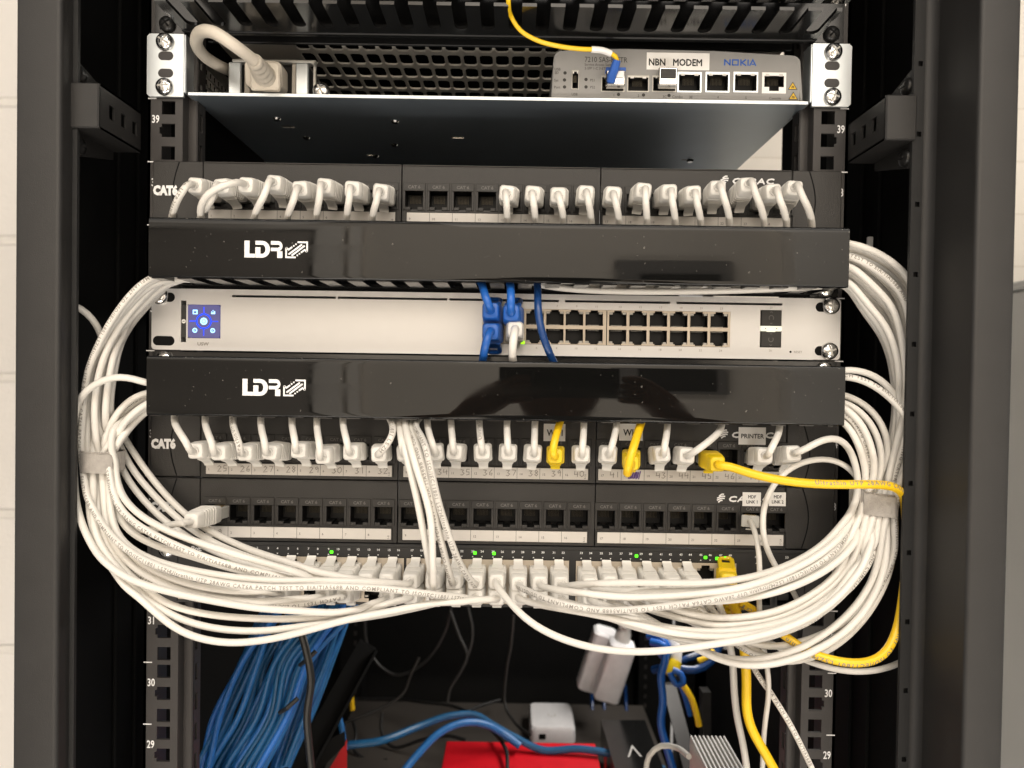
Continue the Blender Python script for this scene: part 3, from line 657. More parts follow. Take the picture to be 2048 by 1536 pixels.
for i, x in enumerate(SX):
    for k in (0, 1):
        xx = x-3.4+6.6*k; mb.text(str(2*i+1+k), front(xx, -4.1, b+39.0), 1.5, 0, align='C', xs=1.1, bold=.02)
        t = 1 if k == 0 else -1; mb.add([V((xx-.6, -4.1, b+36-.4*t)), V((xx+.6, -4.1, b+36-.4*t)), V((xx, -4.1, b+36+.5*t))], [(0, 1, 2)], 0)
for x, t in ((187, '49'), (208.5, '50')):
    mb.text(t, front(x, -4.1, b+38), 1.8, 0, align='C', bold=.02); mb.add([V((x-.7, -4.1, b+34)), V((x+.7, -4.1, b+34)), V((x, -4.1, b+35))], [(0, 1, 2)], 0)
mb.text('PoE', front(-212, -4.1, b+37), 3.4, 0, bold=.03); spart2(mb, 'lettering', M['pwhite'], smooth=0)
for x0, x1 in ((182, 198), (201, 215)):
    mb = MB(); mb.plate(front(0, -4.9, b), x0-.8, x1+.8, 3.2, 22.8, [(x0+1, x1-1, 5, 21)], 10, mi=0, mi_hole=1, mi_back=1); mb.box((x0+3, 0, b+7), (x1-3, 4, b+12), .3, 0)
    spart2(mb, 'transceiver_slot', [M['dark_rib'], M['inside']], smooth=0)
for px, py in ((458, 1120), (663, 1104), (950, 1106), (988, 1107), (1273, 1112), (1411, 1115), (1434, 1117), (1451, 1116)):
    p = W(px, py, -4.5); mb = MB(); mb.box((p.x-1.2, -4.9, p.z-1.1), (p.x+1.2, -4, p.z+1.1), .5); spart2(mb, 'status_light', M['led'])
# ------------------------------------------------------------------ zinc shelf with modem and power supply
b = 400.05; sh = empty('rack_shelf', (0, 0, b), 'zinc plated shelf with bright screwed ears holding the modem', 'shelf'); B = V((0, 0, b))
def hpart(mb, n, m, p=None, smooth=35):
    o = mb.build(n, m, p or sh, loc=B, smooth=smooth); o.location = (0, 0, 0); return o
mb = MB()
hs = [(x-5, x+5, y-1.8, y+1.8) for x, y in ((-167, 60), (-35, 80), (-115, 130), (165, 130))]
mb.plate(lambda p, q, d: V((p, q, b+2+d)), -218, 217.5, -1.5, 330, hs, 1.5, back=True, rim=1.6, mi=0, mi_hole=1)
hpart(mb, 'shelf_floor', [mat('zinc_floor_reflection', (.42, .49, .56), .38, metal=.85, var=.06, vscale=14, rvar=.06), M['chrome']], smooth=0)  # blue-grey reflection of the bay below is put into this colour
mb = MB(); mb.box((-218, -2.3, b+1.7), (217.5, -1.3, b+4.1), .3); hpart(mb, 'front_edge', M['zinc'])
for x, y in ((-170, 42), (-80, 44), (-160, 85), (-112, 132), (-90, 100), (168, 132)):
    mb = MB(); mb.cyl((x, y, b+2), (x, y, b+.6), 3.2, 2.4, 14); hpart(mb, 'rivet', M['chrome'])
for s in (-1, 1):
    x0, x1 = (-246.4, -220.6) if s < 0 else (219.6, 246.8)
    hs = []
    f = front(0, -3.2, b); mb = MB()
    cut = 1.8; oo = [(x0+(cut if s < 0 else 0), .3), (x1-(0 if s < 0 else cut), .3), (x1, .3+(0 if s < 0 else cut)), (x1, 44-(0 if s < 0 else cut)), (x1-(0 if s < 0 else cut), 44), (x0+(cut if s < 0 else 0), 44), (x0, 44-(cut if s < 0 else 0)), (x0, .3+(cut if s < 0 else 0))]
    mb.prism(oo, f, 2.4)
    ear = hpart(mb, 'ear', M['zinc'])
    xi = -219.8 if s < 0 else 218.8
    mb = MB(); mb.box((xi-.9, -3.1, b+3), (xi+.9, 14, b+44), .6); hpart(mb, 'ear_fold', M['zinc'], ear)
    for z in (16.6, 28.6):
        m2 = MB(); xc = -233.2 if s < 0 else 233.2
        m2.prism([(xc+(2.2 if abs(t) < math.pi/2 else -2.2)+3.1*math.cos(t), z+3.1*math.sin(t)) for t in [-math.pi+2*math.pi*k/20+.01 for k in range(20)]], front(0, -3.3, b), .3); hpart(m2, 'slot', M['rail'], ear)
    for z, a in ((6.8, .3), (38, .9)): put_screw(SCR, ear, B, -233.6 if s < 0 else 233.6, b+z, -3.3, a+s)
    mb = MB(); xs = -217.6 if s < 0 else 217; hs = [(16+i*7, 20.5+i*7, 6+j*7, 10.5+j*7) for i in range(30) for j in range(4)]
    mb.plate(lambda p, q, d: V((xs+(d if s < 0 else -d), p, b+q)), 10, 300, 2, 42, hs, 1.2, back=False); hpart(mb, 'side_wall', M['zinc_dull'], smooth=0)
put_screw(SCR, sh, B, W(643, 182, 18).x, W(643, 182, 18).z, 18, .4)
# vented steel shelf above
vb = empty('vented_shelf', (0, 200, 456), 'beige grey vented shelf with rounded square holes above the power supply', 'shelf'); mb = MB(); hs = []
for i in range(26):
    for j in range(14):
        x = -150+i*12.6; y = 34+j*24; hs += [(x-4.6, x+4.6, y-8.4, y+8.4), (x-3.6, x+3.6, y-9.4, y+9.4), (x-5.1, x+5.1, y-7.0, y+7.0)]
mb.plate(lambda p, q, d: V((p, q, 455+d)), -212, 212, 18, 400, hs, 1.4, back=False, rim=8)
o = mb.build('vented_sheet', M['mesh_grey'], vb, loc=(0, 200, 456), smooth=0); o.location = (0, 0, 0)
mb = MB(); mb.box((-212, 15, 447), (212, 18, 464), .6); o = mb.build('front_lip', M['gloss'], vb, loc=(0, 200, 456)); o.location = (0, 0, 0)
# modem
md = empty('modem', (125, 60, b+2), 'grey access switch standing on the zinc shelf, blue logo and NBN MODEM label', 'modem'); B = V((125, 60, b+2))
def mpart(mb, n, m, p=None, smooth=35):
    o = mb.build(n, m, p or md, loc=B, smooth=smooth); o.location = (0, 0, 0); return o
z0 = b+2.1
def mout(k):
    x0, x1, zt = 37.0-k, 215.2+k, 36.6
    o = [(x0, z0), (x1, z0), (x1-2.2, z0+zt-9)]
    for t in range(1, 6): a = math.radians(90*t/5); o.append((x1-2.2-6+6*math.cos(a), z0+zt-7+5.5*math.sin(a)))
    o += [(150, z0+zt+1.0), (90, z0+zt+1.6), (60, z0+zt+.9)]
    for t in range(0, 6): a = math.radians(90+90*t/5); o.append((x0+1.6+6+6*math.cos(a), z0+zt-6+5.5*math.sin(a)))
    return o
OPN = [(1143, 141, 1158, 179)]+[(a, 145, c, 185) for a, c in ((1354, 1403), (1410, 1459), (1466, 1516))]+[(1523, 146, 1572, 187)]+[(a, 152, c, 184) for a, c in ((1202, 1249), (1254, 1298), (1304, 1352))]
hs = []
for q in OPN: a, c = W(q[0], q[3], 1.7), W(q[2], q[1], 1.7); hs.append((a.x+.2, c.x-.2, a.z-z0+.2, c.z-z0-.2))
mb = MB(); mb.prism(mout(0), lambda p, q, d: V((p, 2.4+d, q)), 130, cap_front=False)
zm = 29.5; inn = mout(-1.4)
up_ = [q for q in inn if q[1] > z0+zm]
x0i, x1i = inn[0][0], inn[1][0]-1.0
mb.plate(lambda p, q, d: V((p, 1.7+d, z0+q)), x0i, x1i, .2, zm, hs, 9, back=True, mi=0, mi_hole=1)
mb.add([V((x0i+.6, 1.7, z0+zm)), V((x1i, 1.7, z0+zm))]+[V((p, 1.7, q)) for p, q in up_], [tuple(range(len(up_)+2))])
R0, R1 = [V((p, 2.4, q)) for p, q in mout(0)], [V((p, 1.2, q)) for p, q in mout(-.2)]; R2_ = [V((p, 1.7, q)) for p, q in mout(-1.5)]
mb.loft([R0, R1, R2_], 0, cap=False)
mpart(mb, 'case', [M['modem'], M['jack']])
yF = 1.7
def at(px, py, y=yF): return W(px, py, y)
def mbox(px0, py0, px1, py1, d0, d1, name, m, c=.3, p=None):
    a = at(px0, py1); q = at(px1, py0); mb = MB(); mb.box((a.x, yF-d0, a.z), (q.x, yF+d1, q.z), c); return mpart(mb, name, m, p)
def mframe(px0, py0, px1, py1, tk, name, mfr, notch=True):
    a = at(px0, py1); q = at(px1, py0); mb = MB(); w_, h_ = q.x-a.x, q.z-a.z
    hs = [(tk, w_-tk, tk, h_-tk-.8)]
    if notch: hs = [(tk, w_-tk, h_*.3, h_-tk-.8), (w_*.3, w_*.7, tk, h_*.3)]
    mb.plate(lambda p_, q_, d: V((a.x+p_, yF-.7+d, a.z+q_)), 0, w_, 0, h_, hs, 9, rim=.7, mi=0, mi_hole=1)
    for k in range(8): mb.box((a.x+w_*.28+k*w_*.06, yF+3, a.z+h_*.45), (a.x+w_*.28+k*w_*.06+.25, yF+3.4, a.z+h_*.85), 0, 2)
    for k in (0, 1): mb.box((a.x+w_*(.14+.56*k), yF-.75, a.z+h_*.82), (a.x+w_*(.30+.56*k), yF-.3, a.z+h_*.93), 0, 3)
    return mpart(mb, name, [mfr, M['jack'], M['dull_gold'], M['fin']], smooth=0)
mframe(1143, 141, 1158, 179, .45, 'usb_port', M['zinc_dull'], False)
for px0, px1 in ((1354, 1403), (1410, 1459), (1466, 1516)): mframe(px0, 145, px1, 185, 1.0, 'ethernet_port', M['zinc'], False)
mframe(1523, 146, 1572, 187, 1.6, 'ethernet_port', M['tape'], True)
for px0, px1 in ((1202, 1249), (1254, 1298), (1304, 1352)): mframe(px0, 152, px1, 184, .6, 'transceiver_cage', M['zinc_dull'], False)
a = at(1209, 183); q = at(1247, 148); mb = MB(); mb.box((a.x, yF-9, a.z+1), (q.x, yF+6, q.z-1), .8, 0); mb.box((a.x+1, yF-10.5, a.z+6), (q.x-1, yF-8.9, q.z-2), .5, 1); mb.box((a.x-.3, yF-9.5, q.z-1.5), (q.x+.3, yF-2, q.z+.8), .4, 2); mpart(mb, 'fibre_transceiver', [M['chrome'], M['tape'], M['logoblue']])
a = at(1312, 183); q = at(1350, 142); mb = MB(); mb.box((a.x, yF-9, a.z+1), (q.x, yF+6, q.z-1), .8, 0); mb.box((a.x+1.2, yF-9.6, a.z+5.5), (q.x-1.2, yF-8.9, q.z-2.4), .4, 1); mpart(mb, 'copper_transceiver', [M['chrome'], M['plastic']])
mbox(1293, 107, 1419, 139, .35, 0, 'sticker', M['tape'], 0)
mb = MB(); F2 = lambda px, py, d=.12: (lambda p: front(p.x, yF-d, p.z))(at(px, py))
mb.text('7210 SAS-K ETR', F2(1169, 124), 3.9, 0, xs=.83); mb.text('Service Access Switch', F2(1169, 131.5), 1.9, 0, xs=.9); mb.text('2-SFP 1-C 3-ETH', F2(1169, 139), 1.9, 0, xs=.9)
mb.text('NBN   MODEM', F2(1296, 131, .5), 4.9, 1, xs=.86, dbl=.07)
for t, px, py in (('USB', 1109, 141), ('SD', 1109, 148), ('Sys', 1108, 163), ('Port', 1108, 177), ('PS1', 1180, 163), ('PS2', 1180, 177), ('USB', 1143, 191), ('1', 1226, 193), ('2', 1275, 194), ('3C', 1325, 196), ('Combo', 1344, 196), ('3E', 1378, 197), ('4', 1434, 197), ('5', 1490, 198), ('Console', 1538, 199)): mb.text(t, F2(px, py), 1.9, 0, xs=.95)
for px, py in ((1130, 146), (1129, 160), (1129, 174), (1172, 159), (1172, 174), (1237, 189), (1287, 190), (1338, 191)):
    c = at(px, py); mb.prism([(c.x+1.2*math.cos(2*math.pi*k/12), c.z+1.2*math.sin(2*math.pi*k/12)) for k in range(12)], lambda p, q, d: V((p, yF-.12+d, q)), .05, 0)
for px, py in ((1585, 179), (1586, 199)):
    c = at(px, py); mb.add([c+V((-3, -.3, 0)), c+V((3, -.3, 0)), c+V((0, -.3, 4.9))], [(0, 1, 2)], 2)
    mb.ribbon([(c.x-1, c.z+.8), (c.x-.3, c.z+2.4), (c.x, c.z+.9), (c.x+.5, c.z+2.3), (c.x+.9, c.z+.8)], .5, lambda p, q, d: V((p, yF-.4, q)), 1)
    mb.ribbon([(c.x-3, c.z), (c.x+3, c.z), (c.x, c.z+4.9)], .4, lambda p, q, d: V((p, yF-.36, q)), 1, closed=True)
# NOKIA in squared strokes
p = at(1448, 131); h = 4.4; K = lambda q, wd=.95: mb.ribbon([(u*h, v*h) for u, v in q], wd, front(p.x, yF-.12, p.z), 3)
K([(.1, 0), (.1, 1)]); K([(.1, .9), (.95, .1)], 1.0); K([(.95, 0), (.95, 1)])
K([(1.35, .1), (2.25, .1), (2.25, .9), (1.35, .9), (1.35, .1), (1.5, .1)], .9)
K([(2.7, 0), (2.7, 1)]); K([(3.5, 1), (2.85, .5), (3.55, 0)], 1.0); K([(3.85, 0), (3.85, 1)]); K([(4.1, 0), (4.6, .95), (5.1, 0)], .95); K([(4.4, .25), (4.85, .25)], .8)
mpart(mb, 'lettering', [M['grey_ink'], M['inkb'], M['warn'], M['logoblue']], smooth=0)
mb = MB(); c = at(1301, 198); mb.box((c.x-.12, yF-.1, z0+.5), (c.x+.12, yF+.1, z0+5)); mpart(mb, 'seam', M['ink'])
# power supply block with zinc straps
ps = empty('power_supply', (-150, 40, b+2), 'black power supply block held by zinc straps on the shelf', 'power supply'); B = V((-150, 40, b+2))
def ppart(mb, n, m, smooth=35):
    o = mb.build(n, m, ps, loc=B, smooth=smooth); o.location = (0, 0, 0); return o
a = W(470, 190, 24); q = W(618, 130, 24); mb = MB(); mb.box((a.x, 24, b+2.2), (q.x, 130, q.z), 1.5); ppart(mb, 'case', M['dark_rib'])
mb = MB(); xa, xb = W(500, 190, 23).x, W(588, 190, 23).x; mb.box((xa, 22.5, b+5), (xb, 24, q.z-2), .8); ppart(mb, 'inlet', M['jack'])
for pa, pb in ((458, 484), (592, 618)):
    xa, xb = W(pa, 190, 20).x, W(pb, 190, 20).x; mb = MB(); mb.box((xa, 18, b+2.2), (xb, 21, q.z-1), .8); mb.box((xa, 18, b+2.1), (xb, 60, b+3.2), .2); ppart(mb, 'strap', M['zinc'])
for pa, pb in ((488, 500), (583, 592)):
    xa, xb = W(pa, 190, 20).x, W(pb, 190, 20).x; mb = MB(); mb.box((xa, 20, b+2.2), (xb, 26, q.z-1), .5); ppart(mb, 'strap_edge', M['mesh_grey'])
mb = MB(); mb.box((a.x, 17.5, q.z-1), (q.x+7, 22, q.z+1), .5); mb.box((q.x+5, 17.5, b+2.2), (q.x+7, 20, q.z), .3); mb.cyl((q.x+6, 17, q.z-3), (q.x+6, 12, q.z-3), 1.2); ppart(mb, 'clamp', M['zinc_dull'])
# grey power cord with moulded connector
def catmull(P, step=3.0):
    P = [V(p) for p in P]; out = []; Q = [P[0]*2-P[1]]+P+[P[-1]*2-P[-2]]
    for i in range(1, len(Q)-2):
        p0, p1, p2, p3 = Q[i-1:i+3]; L = (p2-p1).length; n = max(2, int(L/step))
        t0 = 0; t1 = max((p1-p0).length, 1e-3)**.5; t2 = t1+max(L, 1e-3)**.5; t3 = t2+max((p3-p2).length, 1e-3)**.5
        for k in range(n):
            t = t1+(t2-t1)*k/n
            A1 = p0*((t1-t)/(t1-t0))+p1*((t-t0)/(t1-t0)); A2 = p1*((t2-t)/(t2-t1))+p2*((t-t1)/(t2-t1)); A3 = p2*((t3-t)/(t3-t2))+p3*((t-t2)/(t3-t2))
            B1 = A1*((t2-t)/(t2-t0))+A2*((t-t0)/(t2-t0)); B2_ = A2*((t3-t)/(t3-t1))+A3*((t-t1)/(t3-t1))
            out.append(B1*((t2-t)/(t2-t1))+B2_*((t-t1)/(t2-t1)))
    return out+[P[-1]]
E0 = W(540, 163, 14); E1 = W(528, 142, -14); E2 = W(508, 121, -28)
pc = MB(); path = catmull([E2, W(470, 92, -42), W(430, 66, -44), W(402, 64, -34), W(393, 88, -14), W(412, 115, 8), W(445, 135, 26), W(470, 145, 50), W(490, 150, 90)], 3)
pc.tube(path, 4.1, 14); pcord = pc.build('power_cable', M['cordgrey'], loc=E2); tag(pcord, 'thick grey beige power cord looping into the power supply', 'power cable')
mb = MB(); ax = (E1-E0).normalized(); lx = V((1, 0, 0)); lx = (lx-ax*lx.dot(ax)).normalized(); lz = lx.cross(ax)
def rr(c, hw, hh, r): return [c+lx*p+lz*q for p, q in rrect(hw, hh, r, 4)]
y0 = V((0, 1, 0)); F0 = W(541, 165, 22)
mb.loft([rr(F0+V((0, 4, 0)), 12.5, 9.5, 4), rr(F0-y0*10, 13, 9.8, 4), rr(F0-y0*14, 12.5, 9.4, 4)])
c2 = W(532, 156, 4); mb.loft([rr(c2, 9.5, 9.5, 2), rr(c2-y0*1+ax*1, 10, 10, 2.2), rr(c2+ax*4, 10, 10, 2.2), rr(c2+ax*5, 9, 9, 2.2)])
d2 = (E2-c2); n = 9; secs = []
for k in range(n*2+1):
    t = k/(n*2); secs.append((c2+d2*(.1+.9*t), 7.6-3.0*t+(.5 if k % 4 < 2 else -.3)))
mb.tube([p for p, _ in secs], [r for _, r in secs], 16)
for k in range(3): mb.box(F0+V((-6, -14.4, -4.5-k*1.6)), F0+V((6, -13.4, -3.7-k*1.6)), .2)
mb.build('connector', M['cordgrey'], pcord, loc=E2).location = (0, 0, 0)
# yellow fibre lead
fp = catmull([W(1018, -60, -52), W(1017, 5, -44), W(1022, 32, -30), W(1040, 60, -26), W(1075, 81, -24), W(1120, 93, -24), W(1160, 98, -22), W(1184, 99, -20)], 3)
mb = MB(); mb.tube(fp, 1.55, 10); fl = mb.build('fibre_lead', M['yellow'], loc=fp[-1]); tag(fl, 'thin yellow fibre lead with blue connector plugged into the modem', 'fibre cable')
mb = MB(); sl = catmull([W(1183, 99, -20), W(1205, 101, -19), W(1222, 107, -17)], 2); mb.tube(sl, 2.1, 10); mb.build('marker_sleeve', M['tape'], fl, loc=fp[-1]).location = (0, 0, 0)
mb = MB(); mb.tube(catmull([W(1220, 106, -17), W(1231, 113, -16), W(1234, 122, -15)], 2), 1.5, 10); mb.build('tail', M['yellow'], fl, loc=fp[-1]).location = (0, 0, 0)
mb = MB(); mb.tube([W(1234, 120, -15.5), W(1229, 138, -13), W(1224, 150, -11), W(1222, 163, -8)], [2.6, 3.2, 3.2, 3.0], 8); mb.build('connector', M['logoblue'], fl, loc=fp[-1]).location = (0, 0, 0)
# ------------------------------------------------------------------ plugs
def plug_proto(bm_, wide=1.0, loop=False, cm=None, short=False):
    root = None
    mb = MB(); mb.box((-5.85, -9, -4.1), (5.85, 7, 4.1), .5)
    for k in range(8): mb.box((-3.9+k*1.02-.2, -6, 4.1), (-3.9+k*1.02+.2, 7, 4.25), 0, 1)
    root = mb.build('plug', [cm or M['clear'], M['gold']], smooth=0)
    mb = MB(); secs = []
    prof = [(-6.5, 5.6, 5.0, 1.2, 0), (-8, 6.1, 5.7, 1.6, .1), (-13, 6.2, 6.1, 1.8, .3)]
    y = -14
    for k in range(5): prof += [(y, 6.3-.15*k, 6.2-.12*k, 1.9, .35), (y-1.5, 6.3-.15*k, 6.2-.12*k, 1.9, .35), (y-1.6, 5.5-.15*k, 5.45-.12*k, 1.9, .35), (y-2.8, 5.5-.15*k, 5.45-.12*k, 1.9, .35)]; y -= 2.9
    prof += [(-28.8, 5.6, 5.6, 2.0, .3), (-34.5, 5.2, 5.2, 2.1, .2), (-36.2, 4.5, 4.5, 2.2, .1), (-36.9, 3.4, 3.4, 2.4, 0)]
    for yy, hw, hh, rc, dz in prof: secs.append([V((p*wide, yy, q*wide+dz)) for p, q in rrect(hw, hh, rc, 3)])
    mb.loft(secs); mb.cyl((0, -36.5, 0), (0, -38.2, 0), 3.1*wide, 2.5*wide, 16)
    mb.build('boot', bm_, root, smooth=28)
    mb = MB()
    if not loop:
        pts = [(-22, -5.6), (-17, -7.0), (-13.5, -8.4), (-12.2, -9.6), (-11.8, -10.4)] if not short else [(-22, -5.6), (-17, -6.6), (-13.5, -7.6), (-12, -8.6), (-11.5, -9.4)]; w2 = 3.2; tk = .55
        for i in range(len(pts)-1):
            (ya, za), (yb, zb_) = pts[i], pts[i+1]; d = V((0, yb-ya, zb_-za)).normalized(); n = V((0, -d.z, d.y))*tk
            A, Bq = V((0, ya, za)), V((0, yb, zb_)); xx = V((w2+(.9 if i == 0 else 0), 0, 0)); x2 = V((w2-(.2 if i == 3 else 0), 0, 0))
            mb.hull([A+xx+n, A-xx+n, A+xx-n, A-xx-n, Bq+x2+n, Bq-x2+n, Bq+x2-n, Bq-x2-n])
    else:
        pts = [(-24, -6.4), (-15, -8.8), (-9, -11.5)]
        for sx in (-1, 1): mb.tube([V((sx*4.2, a, b_)) for a, b_ in pts], 1.6, 8)
        mb.hull([V((sx*4.6, a, b_+d)) for sx in (-1, 1) for a, b_ in ((-24, -6.4), (-14, -9.1)) for d in (-.9, .9)])
        mb.tube([V((-4.2, -9, -11.5)), V((-2.5, -7.6, -12.3)), V((2.5, -7.6, -12.3)), V((4.2, -9, -11.5))], 1.6, 8)
    mb.build('latch', bm_, root, smooth=30)
    return root
PW = plug_proto(M['boot']); PWS = plug_proto(M['boot'], short=True); PYE = plug_proto(M['yboot'], 1.05, True); PYN = plug_proto(M['yboot'], .98, short=True); PBL = plug_proto(M['blue'], 1.08, True)
PBARE = None
mb = MB(); mb.box((-5.85, -13, -4.1), (5.85, 7, 4.1), .6); mb.box((-3, -12, -6.0), (3, -2, -5.0), .3)
for k in range(8): mb.box((-3.9+k*1.02-.2, -6, 4.1), (-3.9+k*1.02+.2, 7, 4.25), 0, 1)
PBARE = mb.build('plug', [M['clear'], M['gold']], smooth=0)
BL = 37.6   # plug face to cable end of the boot
cords = []
def end(P, D, flip=False, shift=0, proto=None, L=BL, roll=0):
    d = (D-P).normalized(); o = P-d*shift
    return dict(o=o, d=d, flip=flip, proto=proto or PW, out=o+d*L, roll=roll)
def cord(label, group, mid, A=None, B=None, r=2.2, m='white', txt=None, name='patch_cable', cat='patch cable', collide=True, lead=5, bundle=None):
    P = []
    if A: P += [A['out']-A['d']*3, A['out']+A['d']*lead]
    P += [V(p) for p in mid]
    if B: P += [B['out']+B['d']*lead, B['out']-B['d']*3]
    cords.append(dict(label=label, group=group, pts=catmull(P, 4.0), A=A, B=B, r=r, m=m, txt=txt, name=name, cat=cat, collide=collide, bundle=bundle)); return cords[-1]
def WP(q, y=None): return [W(*(t if len(t) == 3 else (*t, y))) for t in q]
def blend(a, b, t): return a+(b-a)*t
# port ends -----------------------------------------------------------------------------------
R1B = {0: (387, 370), 1: (440, 372), 2: (489, 369), 3: (545, 364), 4: (598, 377), 5: (646, 371), 6: (703, 377), 7: (760, 383), 12: (1013, 386), 13: (1065, 387), 14: (1116, 390), 15: (1172, 386), 16: (1226, 388), 17: (1288, 380), 18: (1340, 383), 19: (1388, 386), 20: (1437, 374), 21: (1498, 367), 22: (1549, 382), 23: (1591, 374)}
R1X = {0: 343, 1: 400, 2: 407, 3: 509, 4: 571, 5: 632, 6: 690, 7: 743, 12: 1016, 13: 1070, 14: 1128, 15: 1181, 16: 1237, 17: 1292, 18: 1350, 19: 1402, 20: 1459, 21: 1531, 22: 1575, 23: 1623}
R2B = {0: (388, 902), 1: (434, 906), 2: (487, 907), 3: (537, 905), 4: (595, 901), 5: (644, 914), 6: (700, 905), 7: (757, 909), 8: (808, 907), 9: (871, 906), 10: (908, 904), 11: (965, 904), 12: (1017, 905), 13: (1068, 907), 15: (1164, 909), 16: (1218, 909), 18: (1326, 908), 19: (1375, 911), 22: (1532, 911), 23: (1590, 906)}
R2X = {0: 348, 1: 407, 2: 463, 3: 518, 4: 584, 5: 632, 6: 683, 7: 781, 8: 801, 9: 852, 10: 904, 11: 960, 12: 1015, 13: 1070, 15: 1170, 16: 1234, 18: 1336, 19: 1447, 22: 1558}
HAND = {i: str(25+i) for i in range(24)}
def r1(i): return end(V((PX[i], -4, 311.15+20)), W(*R1B[i], -42), roll=random.uniform(-.12, .12))
def r2(i): return end(V((PX[i], -4, 133.35+20)), W(*R2B[i], -42), roll=random.uniform(-.12, .12))
def up1(i):   # from a top panel plug down behind the cover of the manager below it
    e = r1(i); x = R1X[i]; by = R1B[i]; a = W(x, 440+.0155*(x-340), -32)
    return e, [W(by[0]*.62+x*.38, by[1]*.62+440*.38-3, -54), W(by[0]*.2+x*.8, by[1]*.3+440*.7, -47), a, a+V((0, 3, -14))]
def up2(i):
    e = r2(i); x = R2X[i]; by = R2B[i]; yl = 836+.0155*(x-340); a = W(x, yl+4, -32); dx = by[0]-x
    mid = [W(by[0]-dx*.35, by[1]*.66+yl*.34+5, -55), W(by[0]-dx*.82, by[1]*.3+yl*.7, -46), a, a+V((0, 4, 13))]
    if i == 7: mid = [W(772, 893, -54), W(789, 868, -50), W(788, 850, -42), W(778, 838, -33), W(770, 830, -30)]
    return e, mid
COLPX = [505, 545, 587, 627, 666, 706, 747, 787, 832, 875, 914, 955, 995, 1037, 1077, 1117, 1172, 1210, 1248, 1290, 1330, 1370, 1408, 1450]
def s2(col, top, dx=0, dy=0):
    x = COLPX[col]; P = V((SX[col], -4, 44.45+(25.15 if top else 10.65)))
    bx = x+(x-1026)*.055+dx; by = 1157+.0155*(x-585)+(0 if top else 32)+dy
    return end(P, W(bx, by, -30), flip=top, shift=8, proto=PW if top else PWS)
R = random.Random(11)
PLUGL = lambda n, r: f'white patch cord from the {ORD[n]} white plug from the left in the top patch panel'
r1_keys = sorted(R1B); 
def lab1(i):
    n = r1_keys.index(i)+1
    if i < 8: return f'white patch cord at the {ORD[n]} plug from the left in the top patch panel'
    if i < 16: return f'white patch cord at the {ORD[n-8]} plug right of four empty ports, top panel'
    k = 24-i
    return 'white patch cord at the rightmost plug in the top patch panel' if k == 1 else f'white patch cord at the {ORD[k]} plug from the right in the top patch panel'
def lab2(i): return f'white patch cord plugged in above the handwritten number {25+i}'
GW = 'white patch cords bundled beside the rack'
# ---- left side -------------------------------------------------------------------------------
def yint(q, ys):
    """waypoints (px, py) with a depth that follows the given (py or index) list"""
    return [W(a, b_, y) for (a, b_), y in zip(q, ys)]
VL = {}
def lexit1(k): return [V((-196, -14-k*2.6, 282-(k % 3)*3)), W(300+k*5, 556+k*2, -40+k*4.4), W(262+k*5.2, 592+k*2.2, -40+k*4.0), W(212+k*5.6, 660, -38+k*3.4), W(172+k*8.0, 745, -36+(k % 3)*7), W(163+k*8.0, 830, -36+(k % 3)*7)]
def lexit2(k): return [V((-190, -14-k*2.2, 190+k*2.6)), W(292, (745, 783, 789, 797, 803, 812, 820, 826)[k], -36+(k % 4)*7), W((258, 248, 252, 256, 258, 262, 266, 268)[k], (757, 806, 815, 824, 828, 836, 842, 848)[k], -36+(k % 4)*6), W((222, 218, 220, 224, 228, 232, 236, 238)[k], (795, 850, 858, 866, 868, 874, 880, 886)[k], -38+(k % 3)*6)]
